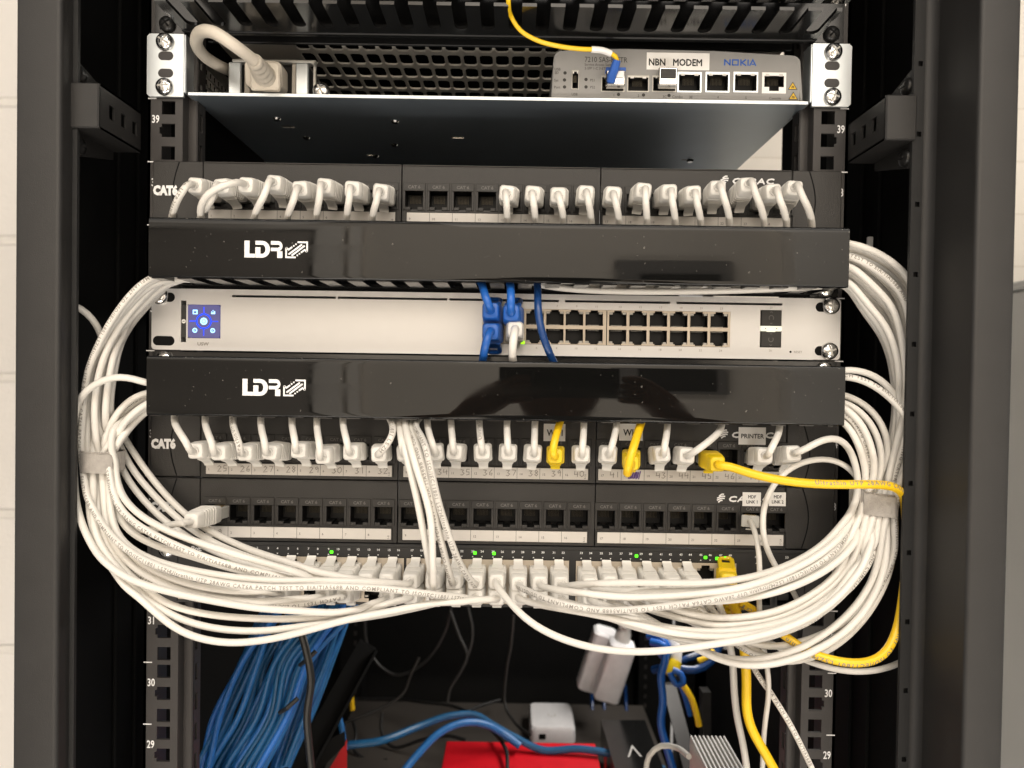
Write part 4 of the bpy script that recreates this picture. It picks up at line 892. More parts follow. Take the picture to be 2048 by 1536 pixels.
FAN = {
 'L2': (('s2', 11, False), [(160, 880), (163, 930), (170, 980), (194, 1040), (230, 1085), (280, 1120), (340, 1142), (400, 1157), (470, 1168), (560, 1173), (650, 1171), (780, 1177), (880, 1190)], (-34, -36, -38, -46, -54, -60, -64, -66, -68, -68, -68, -66, -58)),
 'L8': (('s2', 12, False), [(178, 920), (176, 1020), (200, 1095), (238, 1145), (275, 1180), (310, 1218), (352, 1255), (400, 1276), (460, 1285), (540, 1277), (620, 1258), (700, 1237), (780, 1225), (880, 1207)], (-32, -38, -46, -50, -54, -58, -60, -62, -62, -62, -62, -62, -60, -54)),
 'L7': (('s2', 10, False), [(187, 920), (184, 1015), (199, 1085), (245, 1152), (300, 1206), (360, 1241), (430, 1259), (520, 1262), (600, 1251), (690, 1236), (790, 1222)], (-32, -38, -45, -50, -54, -56, -58, -58, -58, -56, -52)),
 'L6': (('s2', 8, False), [(194, 920), (191, 1010), (206, 1080), (250, 1146), (300, 1191), (360, 1217), (430, 1231), (520, 1237), (600, 1236), (690, 1226), (760, 1208)], (-30, -36, -44, -48, -52, -54, -54, -54, -54, -52, -48)),
 'L5': (('s2', 7, False), [(148, 920), (152, 1000), (165, 1050), (195, 1105), (240, 1146), (300, 1170), (370, 1187), (440, 1201), (520, 1215), (600, 1221), (680, 1226), (735, 1216)], (-36, -40, -44, -50, -56, -60, -62, -64, -64, -62, -60, -52)),
 'L4': (('s2', 4, False), [(208, 925), (209, 1010), (225, 1085), (265, 1135), (330, 1170), (400, 1193), (470, 1204), (530, 1207), (590, 1203)], (-30, -36, -42, -46, -50, -52, -52, -50, -46)),
 'L3': (('s2', 2, False), [(214, 925), (216, 1005), (233, 1080), (276, 1128), (340, 1160), (410, 1178), (480, 1186), (535, 1184)], (-28, -34, -40, -44, -48, -50, -50, -46)),
 'L1': (('s2', 8, True), [(219, 925), (222, 1000), (236, 1070), (270, 1104), (330, 1129), (400, 1143), (470, 1153), (540, 1158), (640, 1158), (740, 1161)], (-30, -38, -46, -52, -58, -62, -64, -64, -62, -56)),
 'U': (('s2', 3, True), [(224, 930), (234, 1000), (263, 1034), (310, 1064), (370, 1094), (430, 1119), (490, 1138), (560, 1152)], (-36, -42, -48, -54, -58, -60, -58, -52)),
 'U2': (('s2', 4, True), [(228, 930), (240, 985), (275, 1026), (330, 1060), (400, 1088), (470, 1110), (540, 1131), (610, 1149)], (-32, -40, -46, -52, -56, -58, -56, -50)),
 'U3': (('s2', 2, True), [(222, 935), (230, 1010), (252, 1058), (310, 1093), (380, 1112), (440, 1130), (510, 1148)], (-26, -34, -40, -46, -50, -50, -46)),
 'D1': (('s2', 5, True), [(232, 878), (262, 938), (320, 1003), (370, 1047), (430, 1086), (500, 1116), (590, 1146), (650, 1156)], (-14, -16, -18, -22, -30, -38, -44, -44)),
 'D2': (('s2', 6, True), [(226, 884), (252, 950), (306, 1018), (362, 1064), (430, 1102), (510, 1129), (600, 1150), (690, 1159)], (-16, -18, -20, -24, -32, -40, -44, -44)),
 'D3': (('s2', 7, True), [(240, 866), (280, 930), (340, 1003), (400, 1053), (470, 1089), (545, 1119), (640, 1148), (720, 1160)], (-12, -14, -16, -22, -32, -42, -48, -46)),
 'B1': (('s2', 1, False), [(210, 930), (213, 1010), (233, 1088), (280, 1139), (350, 1171), (420, 1188), (480, 1194)], (-24, -30, -36, -40, -44, -46, -42)),
 'B2': (('s2', 5, False), [(203, 930), (206, 1015), (229, 1094), (275, 1146), (340, 1182), (420, 1202), (520, 1211), (620, 1205)], (-24, -30, -38, -44, -46, -48, -48, -44)),
}
def fan(k):
    spec, q, ys = FAN[k]; return s2(spec[1], spec[2]), yint(q, ys)
TXT = 'Ultrathin UTP 28AWG CAT6A PATCH TEST TO EIA/TIA568B AND COMPLIANT TO ISO/IEC11801 LSZH     '
TXTU = {'L2'}
for n, (i, k) in enumerate(zip(range(8), ['L2', 'L8', 'L7', 'L6', 'U3', 'D1', 'D2', 'D3'])):
    e, m_ = up1(i); B_, q = fan(k)
    if i == 2: m_ = [W(462, 366, -56), W(425, 378, -57), W(404, 405, -52), W(401, 430, -42), W(408, 447, -30)]
    if i == 0: m_ = [W(366, 378, -55), W(350, 405, -50), W(344, 430, -40), W(344, 446, -30)]
    cord(lab1(i), GW, m_+[V((m_[-1].x-6, -22-n, 290-n))]+lexit1(n)+q, e, B_, txt=(0.0 if k == 'L2' else (.5 if k in TXTU else None)), bundle='L')
for n, (i, k) in enumerate(zip(range(8), ['L5', 'L1', 'U', 'U2', 'L4', 'L3', 'B1', 'B2'])):
    e, m_ = up2(i); B_, q = fan(k)
    if k == 'L5': ex = [V((-180, -36, 198)), W(292, 771, -43), W(262, 756, -46), W(235, 751, -48), W(200, 760, -47), W(167, 781, -45), W(151, 803, -41), W(146, 855, -38)]
    else: ex = lexit2(n)
    x0 = m_[-1].x
    cord(lab2(i), GW, m_+[V((x0-(8 if x0 > -180 else 2), -24+n, 196+n))]+ex+q, e, B_, txt={'U': -.1, 'B2': .2}.get(k), bundle='L')
# loose cord at the lower panel
eA = end(W(437, 1024, -8), W(398, 1037, -34), proto=PW, shift=0); eA['flip'] = False
cord('white patch cord with a loose plug hanging half out of the lower patch panel', None, [W(345, 1046, -40), W(300, 1059, -40), W(258, 1056, -34), W(232, 1020, -28), W(214, 940, -20), W(208, 850, -14), W(213, 760, -12), W(213, 700, -14), W(203, 660, -22), W(180, 625, -30), W(152, 606, -34), W(120, 602, -34)], eA, None, bundle='L')
# four cords falling straight from the lower manager
SD = {8: ((9, True), [(790, 835, -28), (797, 842, -33), (806, 880, -54), (817, 930, -60), (834, 1000, -62), (851, 1090, -60), (860, 1130, -54)], None),
      9: ((9, False), [(820, 835, -27), (812, 842, -36), (822, 885, -58), (836, 940, -66), (858, 1000, -68), (866, 1050, -68), (866, 1110, -66), (868, 1160, -58)], None),
      10: ((10, True), [(830, 835, -24), (820, 842, -34), (838, 900, -62), (858, 975, -66), (875, 1060, -62), (890, 1115, -56)], .4),
      11: ((11, True), [(845, 832, -22), (826, 845, -36), (852, 890, -68), (866, 955, -72), (882, 1020, -70), (902, 1080, -66), (920, 1130, -58)], .0)}
for i, ((c, t), q, tx) in SD.items():
    e, m_ = up2(i); cord(f'white patch cord falling straight down from above the handwritten number {25+i}', GW, m_+[V(((m_[-1].x+W(q[0][0], q[0][1], -30).x)/2, -18, 200+(i-8)*3))]+WP(q), e, s2(c, t), txt=tx)
# ---- right side ------------------------------------------------------------------------------
def lvl(l, j=0):
    return [(1400, 1172+l*92), (1480, 1163+l*92), (1560, 1140+l*122), (1640, 1104+l*110), (1697, 1052+l*96)]
def vx(o): return 1719+o*3.5
RD = [  # destination, visible path from the switch outwards, depth
 (('s', 15, True), [(1150, 1168), (1200, 1165), (1260, 1164), (1330, 1166), (1400, 1167), (1480, 1160), (1560, 1140), (1630, 1108), (1685, 1060)], -64, None),
 (('s', 14, True), [(1112, 1181), (1160, 1188), (1240, 1196), (1330, 1194), (1420, 1187), (1500, 1174), (1565, 1151), (1640, 1112), (1690, 1066)], -66, None),
 (('s', 13, True), [(1070, 1188), (1120, 1205), (1200, 1219), (1270, 1218), (1330, 1212), (1400, 1203), (1470, 1190), (1560, 1162), (1634, 1128), (1690, 1082)], -70, 0.05),
 (('s', 16, True), [(1230, 1180), (1290, 1183), (1360, 1180), (1440, 1179), (1520, 1176), (1580, 1165), (1650, 1135), (1700, 1085)], -56, None),
 (('s', 17, True), [(1260, 1188), (1330, 1200), (1400, 1206), (1490, 1200), (1570, 1182), (1650, 1143), (1704, 1092)], -60, None),
 (('s', 18, True), [(1290, 1192), (1350, 1218), (1430, 1236), (1500, 1236), (1570, 1222), (1640, 1184), (1698, 1128)], -54, None),
 (('s', 18, False), [(1290, 1215), (1350, 1232), (1430, 1246), (1500, 1244), (1570, 1230), (1645, 1190), (1702, 1132)], -52, None),
 (('s', 12, True), [(1016, 1200), (1058, 1245), (1110, 1275), (1180, 1298), (1260, 1308), (1340, 1304), (1420, 1292), (1500, 1276), (1580, 1252), (1650, 1212), (1705, 1155), (1738, 1095)], -68, None),
 (('s', 19, True), [(1330, 1190), (1380, 1222), (1440, 1252), (1510, 1256), (1580, 1240), (1652, 1200), (1710, 1138)], -50, None),
 (('s', 15, False), [(1180, 1214), (1260, 1236), (1340, 1255), (1420, 1264), (1500, 1260), (1580, 1243), (1656, 1202), (1714, 1140)], -58, None),
 (('s', 19, False), [(1340, 1222), (1400, 1250), (1460, 1265), (1530, 1262), (1600, 1240), (1665, 1198), (1720, 1135)], -46, None),
 (('s', 13, False), [(1085, 1212), (1150, 1224), (1230, 1240), (1310, 1260), (1390, 1272), (1460, 1272), (1540, 1260), (1615, 1230), (1680, 1178), (1726, 1115)], -64, None),
 (('s', 20, False), [(1380, 1230), (1430, 1258), (1490, 1270), (1560, 1262), (1630, 1228), (1690, 1172), (1732, 1110)], -44, None),
 (('s', 14, False), [(1125, 1214), (1200, 1232), (1280, 1258), (1350, 1276), (1430, 1284), (1510, 1276), (1590, 1250), (1660, 1205), (1712, 1142)], -60, None),
 (('s', 20, True), [(1370, 1195), (1420, 1240), (1470, 1272), (1540, 1272), (1610, 1248), (1680, 1190), (1730, 1120)], -48, .25),
 (('s', 17, False), [(1270, 1222), (1330, 1254), (1400, 1296), (1460, 1318), (1540, 1316), (1620, 1288), (1690, 1236), (1742, 1165)], -46, None),
 (('s', 16, False), [(1230, 1218), (1300, 1246), (1370, 1286), (1440, 1320), (1510, 1334), (1590, 1320), (1665, 1285), (1730, 1220), (1768, 1130)], -48, None),
 (('s', 21, True), [(1405, 1195), (1440, 1245), (1490, 1290), (1550, 1300), (1620, 1284), (1690, 1246), (1748, 1180), (1780, 1100)], -40, None),
 (('s', 21, False), [(1420, 1235), (1470, 1285), (1530, 1312), (1600, 1306), (1680, 1268), (1746, 1195), (1784, 1105)], -36, None),
 (('s', 22, False), [(1450, 1240), (1500, 1295), (1560, 1325), (1640, 1310), (1712, 1260), (1768, 1175), (1790, 1100)], -34, None)]
def src_l1(k):  # k = 0 outermost; from the end of the upper manager round to the tie
    P = [W(1694-(0 if k < 8 else 3), 485+k*7.6, -38+(k % 3)*10)]
    t = k/11
    P += [W(1765-40*t, 508+116*t, -36+(k % 3)*10), W(1822-62*t, 556+110*t, -34+(k % 3)*9), W(1838-58*t, 640+70*t, -34+(k % 3)*9), W(1838-46*t, 722+50*t, -34+(k % 3)*9), W(1830-34*t, 800+42*t, -32+(k % 3)*8), W(1812-26*t, 880+22*t, -32+(k % 3)*8), W(1792-20*t, 948+10*t, -32+(k % 3)*7)]
    return P
L2E = [[(1687, 737), (1740, 746), (1780, 776), (1808, 822), (1814, 872), (1800, 932)], [(1687, 751), (1740, 766), (1790, 805), (1822, 850), (1829, 890), (1812, 940)],
       [(1687, 790), (1730, 811), (1762, 850), (1775, 900), (1768, 952)], [(1687, 800), (1722, 818), (1752, 855), (1766, 905), (1762, 955)],
       [(1687, 814), (1720, 842), (1742, 890), (1753, 945)], [(1687, 824), (1714, 852), (1733, 896), (1744, 950)], [(1687, 834), (1706, 858), (1724, 902), (1736, 955)], [(1687, 842), (1700, 862), (1716, 905), (1728, 958)]]
L2Y = [-30, -44, -30, -36, -42, -38, -40, -34]
def right_cord(lab, e, m_, src, o, entry, txt=None):
    (_, c, t), q, dep, tx = RD[o]; n = len(q); ent = s2(c, t, dy=R.uniform(-2, 2))
    vis = [W(a, b_, (dep if j < n*.55 else dep+( -34-dep)*((j/n-.55)/.45)*.8) if j > 0 else (dep-42)/2) for j, (a, b_) in enumerate(q)]
    cord(lab, GW, m_+entry+src+[W(vx(o), 1004, -38+(o % 3)*7)]+vis[::-1], e, ent, txt=tx if txt is None else txt, bundle='R')
order1 = [23, 22, 21, 20, 19, 18, 17, 16, 15, 14, 13, 12]
for k in range(12):
    i = order1[k]; e, m_ = up1(i); x0 = m_[-1].x
    entry = [V((min(x0+10, 205), -22, 296-k*2)), V((212, -16-(k % 3)*8, 300-k*2.6))]
    right_cord(lab1(i), e, m_, src_l1(k), 17-k, entry)
order2 = [22, 19, 18, 16, 15, 13, 12]
for n, i in enumerate(order2):
    mI = [0, 1, 2, 3, 4, 5, 6][n]; e, m_ = up2(i); x0 = m_[-1].x
    entry = [V((min(x0+10, 200), -20, 196-n)), V((210, -18-(n % 3)*7, 206-n*3.2))]
    src = [W(a, b_, L2Y[mI]+(0 if j else 2)) for j, (a, b_) in enumerate(L2E[mI])]
    right_cord(lab2(i), e, m_, src, (19, 18, 5, 4, 3, 2, 1)[n], entry, txt=(.55 if n == 1 else None))
e = r2(23); q = WP([(1612, 898, -48), (1645, 880, -48), (1675, 876, -44), (1700, 893, -38), (1716, 930, -36), (1722, 965, -36)])
right_cord('white patch cord arching right from the last plug of the numbered panel', e, [], q, 0, [])
# thin cords near the lower right
cord('thin white cord arching from the right bundle down over the MDF LINK 2 sticker', None, WP([(1735, 990, -26), (1716, 955, -28), (1690, 928, -30), (1645, 918, -32), (1590, 931, -34), (1550, 964, -36), (1527, 1010, -40), (1523, 1060, -44), (1535, 1108, -42), (1560, 1148, -36), (1585, 1180, -26), (1600, 1230, 10), (1605, 1300, 50)]), r=1.9)
eC = end(V((182.6, -4, 108.9)), W(1500, 1043, -18), proto=PBARE, L=12.5)
cord('white cord with clear plug under the MDF LINK 1 sticker', None, WP([(1508, 1058, -30), (1516, 1090, -38), (1519, 1140, -40), (1518, 1190, -38), (1522, 1260, -30), (1536, 1330, -20), (1540, 1380, -16), (1530, 1450, -10), (1524, 1560, 0)]), eC, None, r=1.75, lead=4)
cord('white cord hanging from the dark switch left of the wide yellow cable', None, WP([(1438, 1215, 4), (1452, 1262, 10), (1464, 1310, 14), (1468, 1370, 18), (1475, 1430, 22), (1488, 1490, 24), (1498, 1570, 26)]), r=2.6)
cord('white printed cord slanting down to the right across the rail number 29', None, WP([(1468, 1240, -6), (1488, 1300, -10), (1510, 1345, -12), (1545, 1395, -16), (1580, 1450, -20), (1635, 1560, -24)]), r=2.0, txt=.1)
cord('white cord dipping under the yellow cable beside the right post', None, WP([(1480, 1240, -10), (1540, 1285, -16), (1610, 1318, -20), (1680, 1338, -24), (1740, 1341, -28), (1790, 1330, -30), (1835, 1305, -24)]), r=2.0)
# yellow cords
def yend2(i, px, py): return end(V((PX[i], -4, 133.35+20)), W(px, py, -36), proto=PYN)
e = yend2(14, 1110, 912)
cord('yellow patch cord plugged in above the handwritten number 39', 'yellow patch cords', WP([(1106, 900, -50), (1112, 875, -46), (1120, 852, -36), (1124, 835, -28)])+[V((60, -20, 198)), V((110, -16, 200)), V((190, -14, 200))], e, None, r=2.5, m='yellow')
e = yend2(17, 1262, 925)
cord('yellow patch cord folded over its plug above the scribbled label', 'yellow patch cords', WP([(1256, 944, -50), (1252, 952, -56), (1251, 944, -61), (1262, 908, -60), (1275, 868, -46), (1282, 850, -35), (1286, 838, -28)])+[V((110, -26, 202)), V((160, -22, 205)), V((200, -20, 203))], e, None, r=2.7, m='yellow', lead=2)
e = yend2(20, 1432, 927)
cord('thick yellow patch cord running across to the right post above the grey tie', 'yellow patch cords', WP([(1462, 934, -48), (1500, 948, -54), (1560, 962, -58), (1640, 970, -58), (1720, 971, -58), (1780, 972, -54), (1802, 983, -46), (1808, 1010, -36), (1812, 1070, -30), (1811, 1130, -30), (1803, 1200, -38), (1793, 1260, -44), (1768, 1310, -50), (1720, 1326, -54), (1660, 1318, -52), (1600, 1292, -44), (1550, 1258, -36), (1515, 1225, -30)]), e, end(V((SX[23], -4, 55.1)), W(1472, 1202, -28), shift=6, proto=PYE), r=2.75, m='yellow', txt=.5)
cord('wide yellow cord from the raised yellow plug hanging down past the finned block', 'yellow patch cords', WP([(1466, 1190, -44), (1476, 1225, -34), (1484, 1262, -28), (1490, 1310, -24), (1492, 1370, -22), (1489, 1420, -22), (1498, 1458, -22), (1525, 1500, -24), (1560, 1560, -26)]), end(V((SX[23], -4, 69.6)), W(1456, 1160, -26), flip=True, shift=6, proto=PYE), None, r=3.2, m='yellow')
# blue and white cords of the silver switch
def usw(ci, top, px, py, proto): return end(V((UC[ci], -6, 249 if top else 237)), W(px, py, -34), flip=not top if False else top, shift=5, proto=proto)
cord('blue patch cord at the upper port nearest the blank face of the silver switch', 'blue patch cords', WP([(978, 610, -48), (970, 592, -48), (967, 575, -38), (966, 560, -28)])+[V((-30, -22, 284)), V((-90, -20, 288)), V((-150, -20, 286))], usw(0, True, 982, 622, PBL), None, r=2.6, m='blue', lead=3)
cord('blue patch cord at the second upper port of the silver switch', 'blue patch cords', WP([(1021, 606, -48), (1020, 590, -46), (1019, 572, -36), (1018, 558, -27)])+[V((-20, -30, 280)), V((-90, -28, 282)), V((-150, -26, 280))], usw(1, True, 1023, 626, PBL), None, r=2.6, m='blue', txt=.2, lead=3)
cord('blue patch cord at the lower port of the silver switch, dropping behind the cover', 'blue patch cords', WP([(974, 678, -50), (968, 700, -48), (966, 722, -36), (967, 735, -30)])+[V((-30, -26, 205)), V((-90, -22, 200)), V((-150, -22, 200))], usw(0, False, 982, 664, PBL), None, r=2.6, m='blue', lead=3)
cord('white printed patch cord among the blue plugs of the silver switch', None, WP([(1027, 676, -50), (1024, 700, -48), (1023, 722, -36), (1024, 738, -30)])+[V((20, -26, 205)), V((80, -24, 200)), V((140, -24, 200))], usw(1, False, 1030, 660, PW), None, r=2.6, txt=.1, lead=3)
cord('dark blue cord passing in front of the silver switch between both covers', None, [V((-60, -24, 290)), V((0, -22, 286))]+WP([(1075, 556, -25), (1073, 575, -32), (1071, 610, -42), (1073, 640, -44), (1082, 675, -44), (1095, 705, -42), (1106, 726, -34), (1114, 742, -28)])+[V((80, -22, 196)), V((150, -24, 194))], None, None, r=2.5, m='navy', cat='patch cable')
# ------------------------------------------------------------------ settle the cords against one another
def settle(cs, iters=26):
    base = [[p.copy() for p in c['pts']] for c in cs]
    for it in range(iters):
        n = sum(len(c['pts']) for c in cs); kd = kdtree.KDTree(n); own = []; k = 0
        for ci, c in enumerate(cs):
            for pi, p in enumerate(c['pts']): kd.insert(p, k); own.append((ci, pi)); k += 1
        kd.balance()
        mv = [[V((0, 0, 0)) for _ in c['pts']] for c in cs]
        for ci, c in enumerate(cs):
            for pi, p in enumerate(c['pts']):
                for co, j, dist in kd.find_range(p, 5.6):
                    cj, pj = own[j]
                    if cj == ci: continue
                    need = c['r']+cs[cj]['r']+.1
                    if dist < need:
                        d = (p-co); d = d.normalized() if dist > 1e-4 else V((math.sin(ci*3.1), math.cos(ci*2.3), .1))
                        d = V((d.x, d.y*1.3-.05*(1 if ci < cj else -1), d.z)); mv[ci][pi] += d*(need-dist)*.33
        for ci, c in enumerate(cs):
            P = c['pts']; Q = base[ci]; n = len(P); a = 4 if c['A'] else 1; b_ = n-(4 if c['B'] else 1)
            new = [p.copy() for p in P]
            for i in range(a, b_):
                fade = min(1, (i-a+1)/5 if c['A'] else 1, (b_-i)/5 if c['B'] else 1)
                m_ = mv[ci][i]; m_ = m_ if m_.length < 1.2 else m_.normalized()*1.2
                p = P[i]+m_*fade; p += ((P[i-1]+P[i+1])*.5-P[i])*.30*fade; p += (Q[i]-P[i])*.045
                x, y, z = p; r = c['r']
                for lo, hi in ((267.5, 308), (178.8, 218)):
                    if lo < z < hi and abs(x) < 222:
                        y = max(-42+r, min(y, -6-r)); 
                        if abs(x) < 215 and lo+5 < z < hi-5: z = max(lo+4+r, min(z, hi-4-r))
                if abs(x) < 243 and fade >= 1 and not (178 < z < 312) and z > 40: y = min(y, -7-r)
                if abs(x) < 243 and 220 < z < 268 and fade >= 1: y = min(y, -8-r)
                new[i] = V((x, y, z))
            c['pts'] = new
RN = random.Random(3)
for c in cords:      # patch cords are never quite smooth: a slight waver along each
    ph = [RN.uniform(0, 6.28) for _ in range(6)]; n = len(c['pts'])
    for i, p in enumerate(c['pts']):
        a = min(1, i/12, (n-1-i)/12); q = i*4.0
        c['pts'][i] = p+V((math.sin(q/31+ph[0])*.5+math.sin(q/67+ph[1])*.8, math.sin(q/43+ph[2])*.6, math.sin(q/29+ph[3])*.5+math.sin(q/71+ph[4])*.9))*a
settle([c for c in cords if c['collide']])
def tubepath(c):
    P = c['pts']; out = [P[0]]
    for p in P[1:-1]:
        if (p-out[-1]).length > 2.6: out.append(p)
    return out+[P[-1]]
def wrap_text(mb, P, r, st, ang, h, mi, spans):
    """print running along a cable, wrapped on its surface and turned towards the front"""
    S = [0]
    for a, b_ in zip(P, P[1:]): S.append(S[-1]+(b_-a).length)
    vs, fs, wd = print_mesh(st, 1.28)
    for s0, rev in spans:
        k = 0; idx = {}; nv = []
        def frame(s):
            lo, hi = 0, len(S)-1
            while hi-lo > 1:
                m_ = (lo+hi)//2
                if S[m_] <= s: lo = m_
                else: hi = m_
            t = (s-S[lo])/max(S[hi]-S[lo], 1e-6); c = P[lo].lerp(P[hi], t)
            ta = (P[min(lo+1, len(P)-1)]-P[max(lo-1, 0)]); tb = (P[min(hi+1, len(P)-1)]-P[max(hi-1, 0)]); tt = ta.normalized().lerp(tb.normalized(), t).normalized()
            return c, tt
        ok = []
        for x, y in vs:
            s = s0+(-x*h if rev else x*h)
            if s < 2 or s > S[-1]-2: nv.append(None); continue
            c, tt = frame(s); tt = -tt if rev else tt
            n = V((-.1, -1, .05)); n = n-tt*n.dot(tt)
            if n.length < .25: nv.append(None); continue
            n.normalize(); up = n.cross(tt); a = (y-.5)*h/r+ang
            nv.append(c+(n*math.cos(a)+up*math.sin(a))*(r*1.012+.03))
        remap = {}; vv = []
        for i, p in enumerate(nv):
            if p is not None: remap[i] = len(vv); vv.append(p)
        mb.add(vv, [[remap[i] for i in f] for f in fs if all(i in remap for i in f)], mi)
def build_cord(c, idx):
    P = tubepath(c); r = c['r']; mb = MB(); o0 = P[0].copy(); mb.tube(P, r, 16)
    if c['txt'] is not None:
        L = sum((b_-a).length for a, b_ in zip(P, P[1:])); h = r*1.08; wd = text_mesh(TXT, .018, 1.28)[2]*h; spans = []
        s = (idx*37) % 90
        rev = idx % 2 == 1
        while s < L: spans.append((s+wd if rev else s, rev)); s += wd
        wrap_text(mb, P, r, TXT, c['txt'], h, 1, spans)
    o = mb.build(c['name'], [M[c['m']], M['ink']], loc=o0, smooth=60)
    tag(o, c['label'], c['cat'], c['group'])
    for E_ in (c['A'], c['B']):
        if not E_: continue
        ly = -E_['d']; z = V((0, 0, -1 if E_['flip'] else 1)); lz = (z-ly*z.dot(ly)).normalized(); lx = ly.cross(lz)
        m3 = Matrix((lx, ly, lz)).transposed(); m4 = Matrix.Translation((E_['o']-o0)*.001) @ m3.to_4x4() @ Matrix.Rotation(E_['roll'], 4, 'Y')
        copy_part(E_['proto'], o, mtx=m4)
    return o
for idx, c in enumerate(cords): build_cord(c, idx)
# hook-and-loop ties round both bundles
def tie(side, px, py, hh, label, tilt):
    c0 = W(px, py, -33); pts = []
    for c in cords:
        if c['bundle'] == side:
            for p in c['pts']:
                if abs(p.z-c0.z) < 5 and abs(p.x-c0.x) < 22: pts.append(p)
    cx, cy = c0.x, sum(p.y for p in pts)/len(pts) if side == 'R' else -29; a, b_ = (11.3, 9.8) if side == 'L' else (12.6, 10.5)
    mb = MB(); n = 120; secs = []
    def ring(rx, ry, z, k):
        out = []
        for i in range(n):
            t = 2*math.pi*i/n; g = .4*(i % 2); ct, st = math.cos(t), math.sin(t); e_ = .75
            out.append(V((cx+(rx+g)*math.copysign(abs(ct)**e_, ct), cy+(ry+g)*math.copysign(abs(st)**e_, st), c0.z+z+tilt*ct*rx)))
        return out
    mb.loft([ring(a, b_, -hh/2, 0), ring(a+.9, b_+.9, -hh/2, 0), ring(a+1.0, b_+1.0, hh/2, 0), ring(a, b_, hh/2, 0)], 0, cap=False)
    secs = []
    for sgn in (0,):   # overlapping free end
        q = []
        for i in range(76, 108):
            t = 2*math.pi*i/n; q.append((t))
        inn = [V((cx+(a+1.1)*math.copysign(abs(math.cos(t))**.75, math.cos(t)), cy+(b_+1.1)*math.copysign(abs(math.sin(t))**.75, math.sin(t)), 0)) for t in q]
        vs = []
        for p in inn: vs += [p+V((0, 0, c0.z-hh/2-1.2+tilt*(p.x-cx))), p+V((0, 0, c0.z+hh/2-1.2+tilt*(p.x-cx))), (p-V((cx, cy, 0)))*1.08+V((cx, cy, c0.z+hh/2-1.2+tilt*(p.x-cx))), (p-V((cx, cy, 0)))*1.08+V((cx, cy, c0.z-hh/2-1.2+tilt*(p.x-cx)))]
        fs = []
        for i in range(len(inn)-1):
            for k in range(4): fs.append((i*4+k, i*4+(k+1) % 4, i*4+4+(k+1) % 4, i*4+4+k))
        fs += [(0, 1, 2, 3), tuple(range(len(vs)-1, len(vs)-5, -1))]
        mb.add(vs, fs)
    o = mb.build('cable_tie', M['velcro'], loc=(cx, cy, c0.z)); tag(o, label, 'cable tie', 'grey hook and loop cable ties')
tie('L', 199, 921, 12.5, 'ribbed grey hook and loop tie round the left cord bundle', -.04)
tie('R', 1748, 1003, 13.5, 'ribbed grey hook and loop tie round the right cord bundle', -.12)
mb = MB(); a = W(1731, 600, 58); q = W(1745, 474, 58); mb.box((a.x, 56, a.z), (q.x, 59, q.z), .6); o = mb.build('cable_strap', M['tape'], loc=(a.x, 58, a.z)); tag(o, 'upright white strap behind the cords right of the upper cover', 'strap')
# ------------------------------------------------------------------ lower part of the rack
def thing(mb, name, m, label, cat, group=None, loc=None, smooth=35):
    loc = loc if loc is not None else sum(mb.v, V((0, 0, 0)))/len(mb.v)
    o = mb.build(name, m, loc=loc, smooth=smooth); return tag(o, label, cat, group)
def cable(q, r, m, label, group=None, name='cable', cat='cable', n=10):
    P = catmull(WP(q), 6); mb = MB(); mb.tube(P, r, n); return thing(mb, name, M[m], label, cat, group, loc=P[0])
# shelf
mb = MB(); zf = W(1000, 1406, 640).z; mb.box((-232, 60, zf-2), (232, 640, zf), .5); mb.box((-232, 58, zf-30), (232, 60, zf), .5)
thing(mb, 'rack_shelf', mat('shelf_paint', (.075, .066, .058), .5, var=.25, vscale=9), 'dark grey shelf low in the rack under loose cables', 'shelf')
# solid blue cables from behind the patch panels
R2 = random.Random(5)
def bundle(n, stations, r, m, label, group, spread):
    for i in range(n):
        u = (i+.5)/n; j = R2.uniform(-1, 1); k = R2.uniform(-1, 1); q = []
        for (xa, ya, xb, yb, d) in stations: q.append((blend(xa, xb, min(1, max(0, u+R2.uniform(-.07, .07))))+j*spread, blend(ya, yb, u)+k*spread*.6, d+k*16+(i % 3)*9))
        cable(q, r, m, label, group, 'blue_cable')
GB = 'blue cables bundled at the lower left'
bundle(30, [(560, 1150, 730, 1150, 170), (520, 1225, 700, 1225, 150), (470, 1330, 625, 1320, 130), (425, 1440, 590, 1430, 110), (392, 1540, 520, 1545, 90), (370, 1640, 470, 1640, 70)], 2.7, 'blue_in', 'blue solid cable in the broad bundle sweeping down the lower left', GB, 5)
bundle(9, [(640, 1160, 720, 1160, 230), (640, 1240, 700, 1240, 210), (620, 1320, 668, 1320, 190), (575, 1420, 640, 1400, 180), (540, 1540, 585, 1530, 170)], 2.7, 'blue_in', 'blue solid cable right of the black drooping cable at the lower left', 'blue cables behind the black strip', 4)
mb = MB(); P = catmull(WP([(598, 1250, 90), (612, 1300, 88), (622, 1360, 86), (614, 1430, 84), (618, 1490, 84), (625, 1560, 84)]), 6); mb.tube(P, 3.2, 10); thing(mb, 'black_cable', M['black'], 'black cable drooping in front of the blue bundle', 'cable')
for (xa, ya, xb, yb, d, s_) in ((600, 1330, 632, 1302, 108, 7), (560, 1425, 596, 1396, 96, 8), (655, 1262, 690, 1250, 180, 6)):
    a, q = W(xa, ya, d), W(xb, yb, d); mb = MB(); mb.tube([a, (a+q)/2+V((0, -5, 0)), q], 1.9, 10); thing(mb, 'cable_tie', M['black'], {600: 'black tie on the blue bundle just below the lowest white cord', 560: 'black tie low on the blue bundle', 655: 'black tie on the narrow blue bundle below the dark switch'}[xa], 'cable tie')
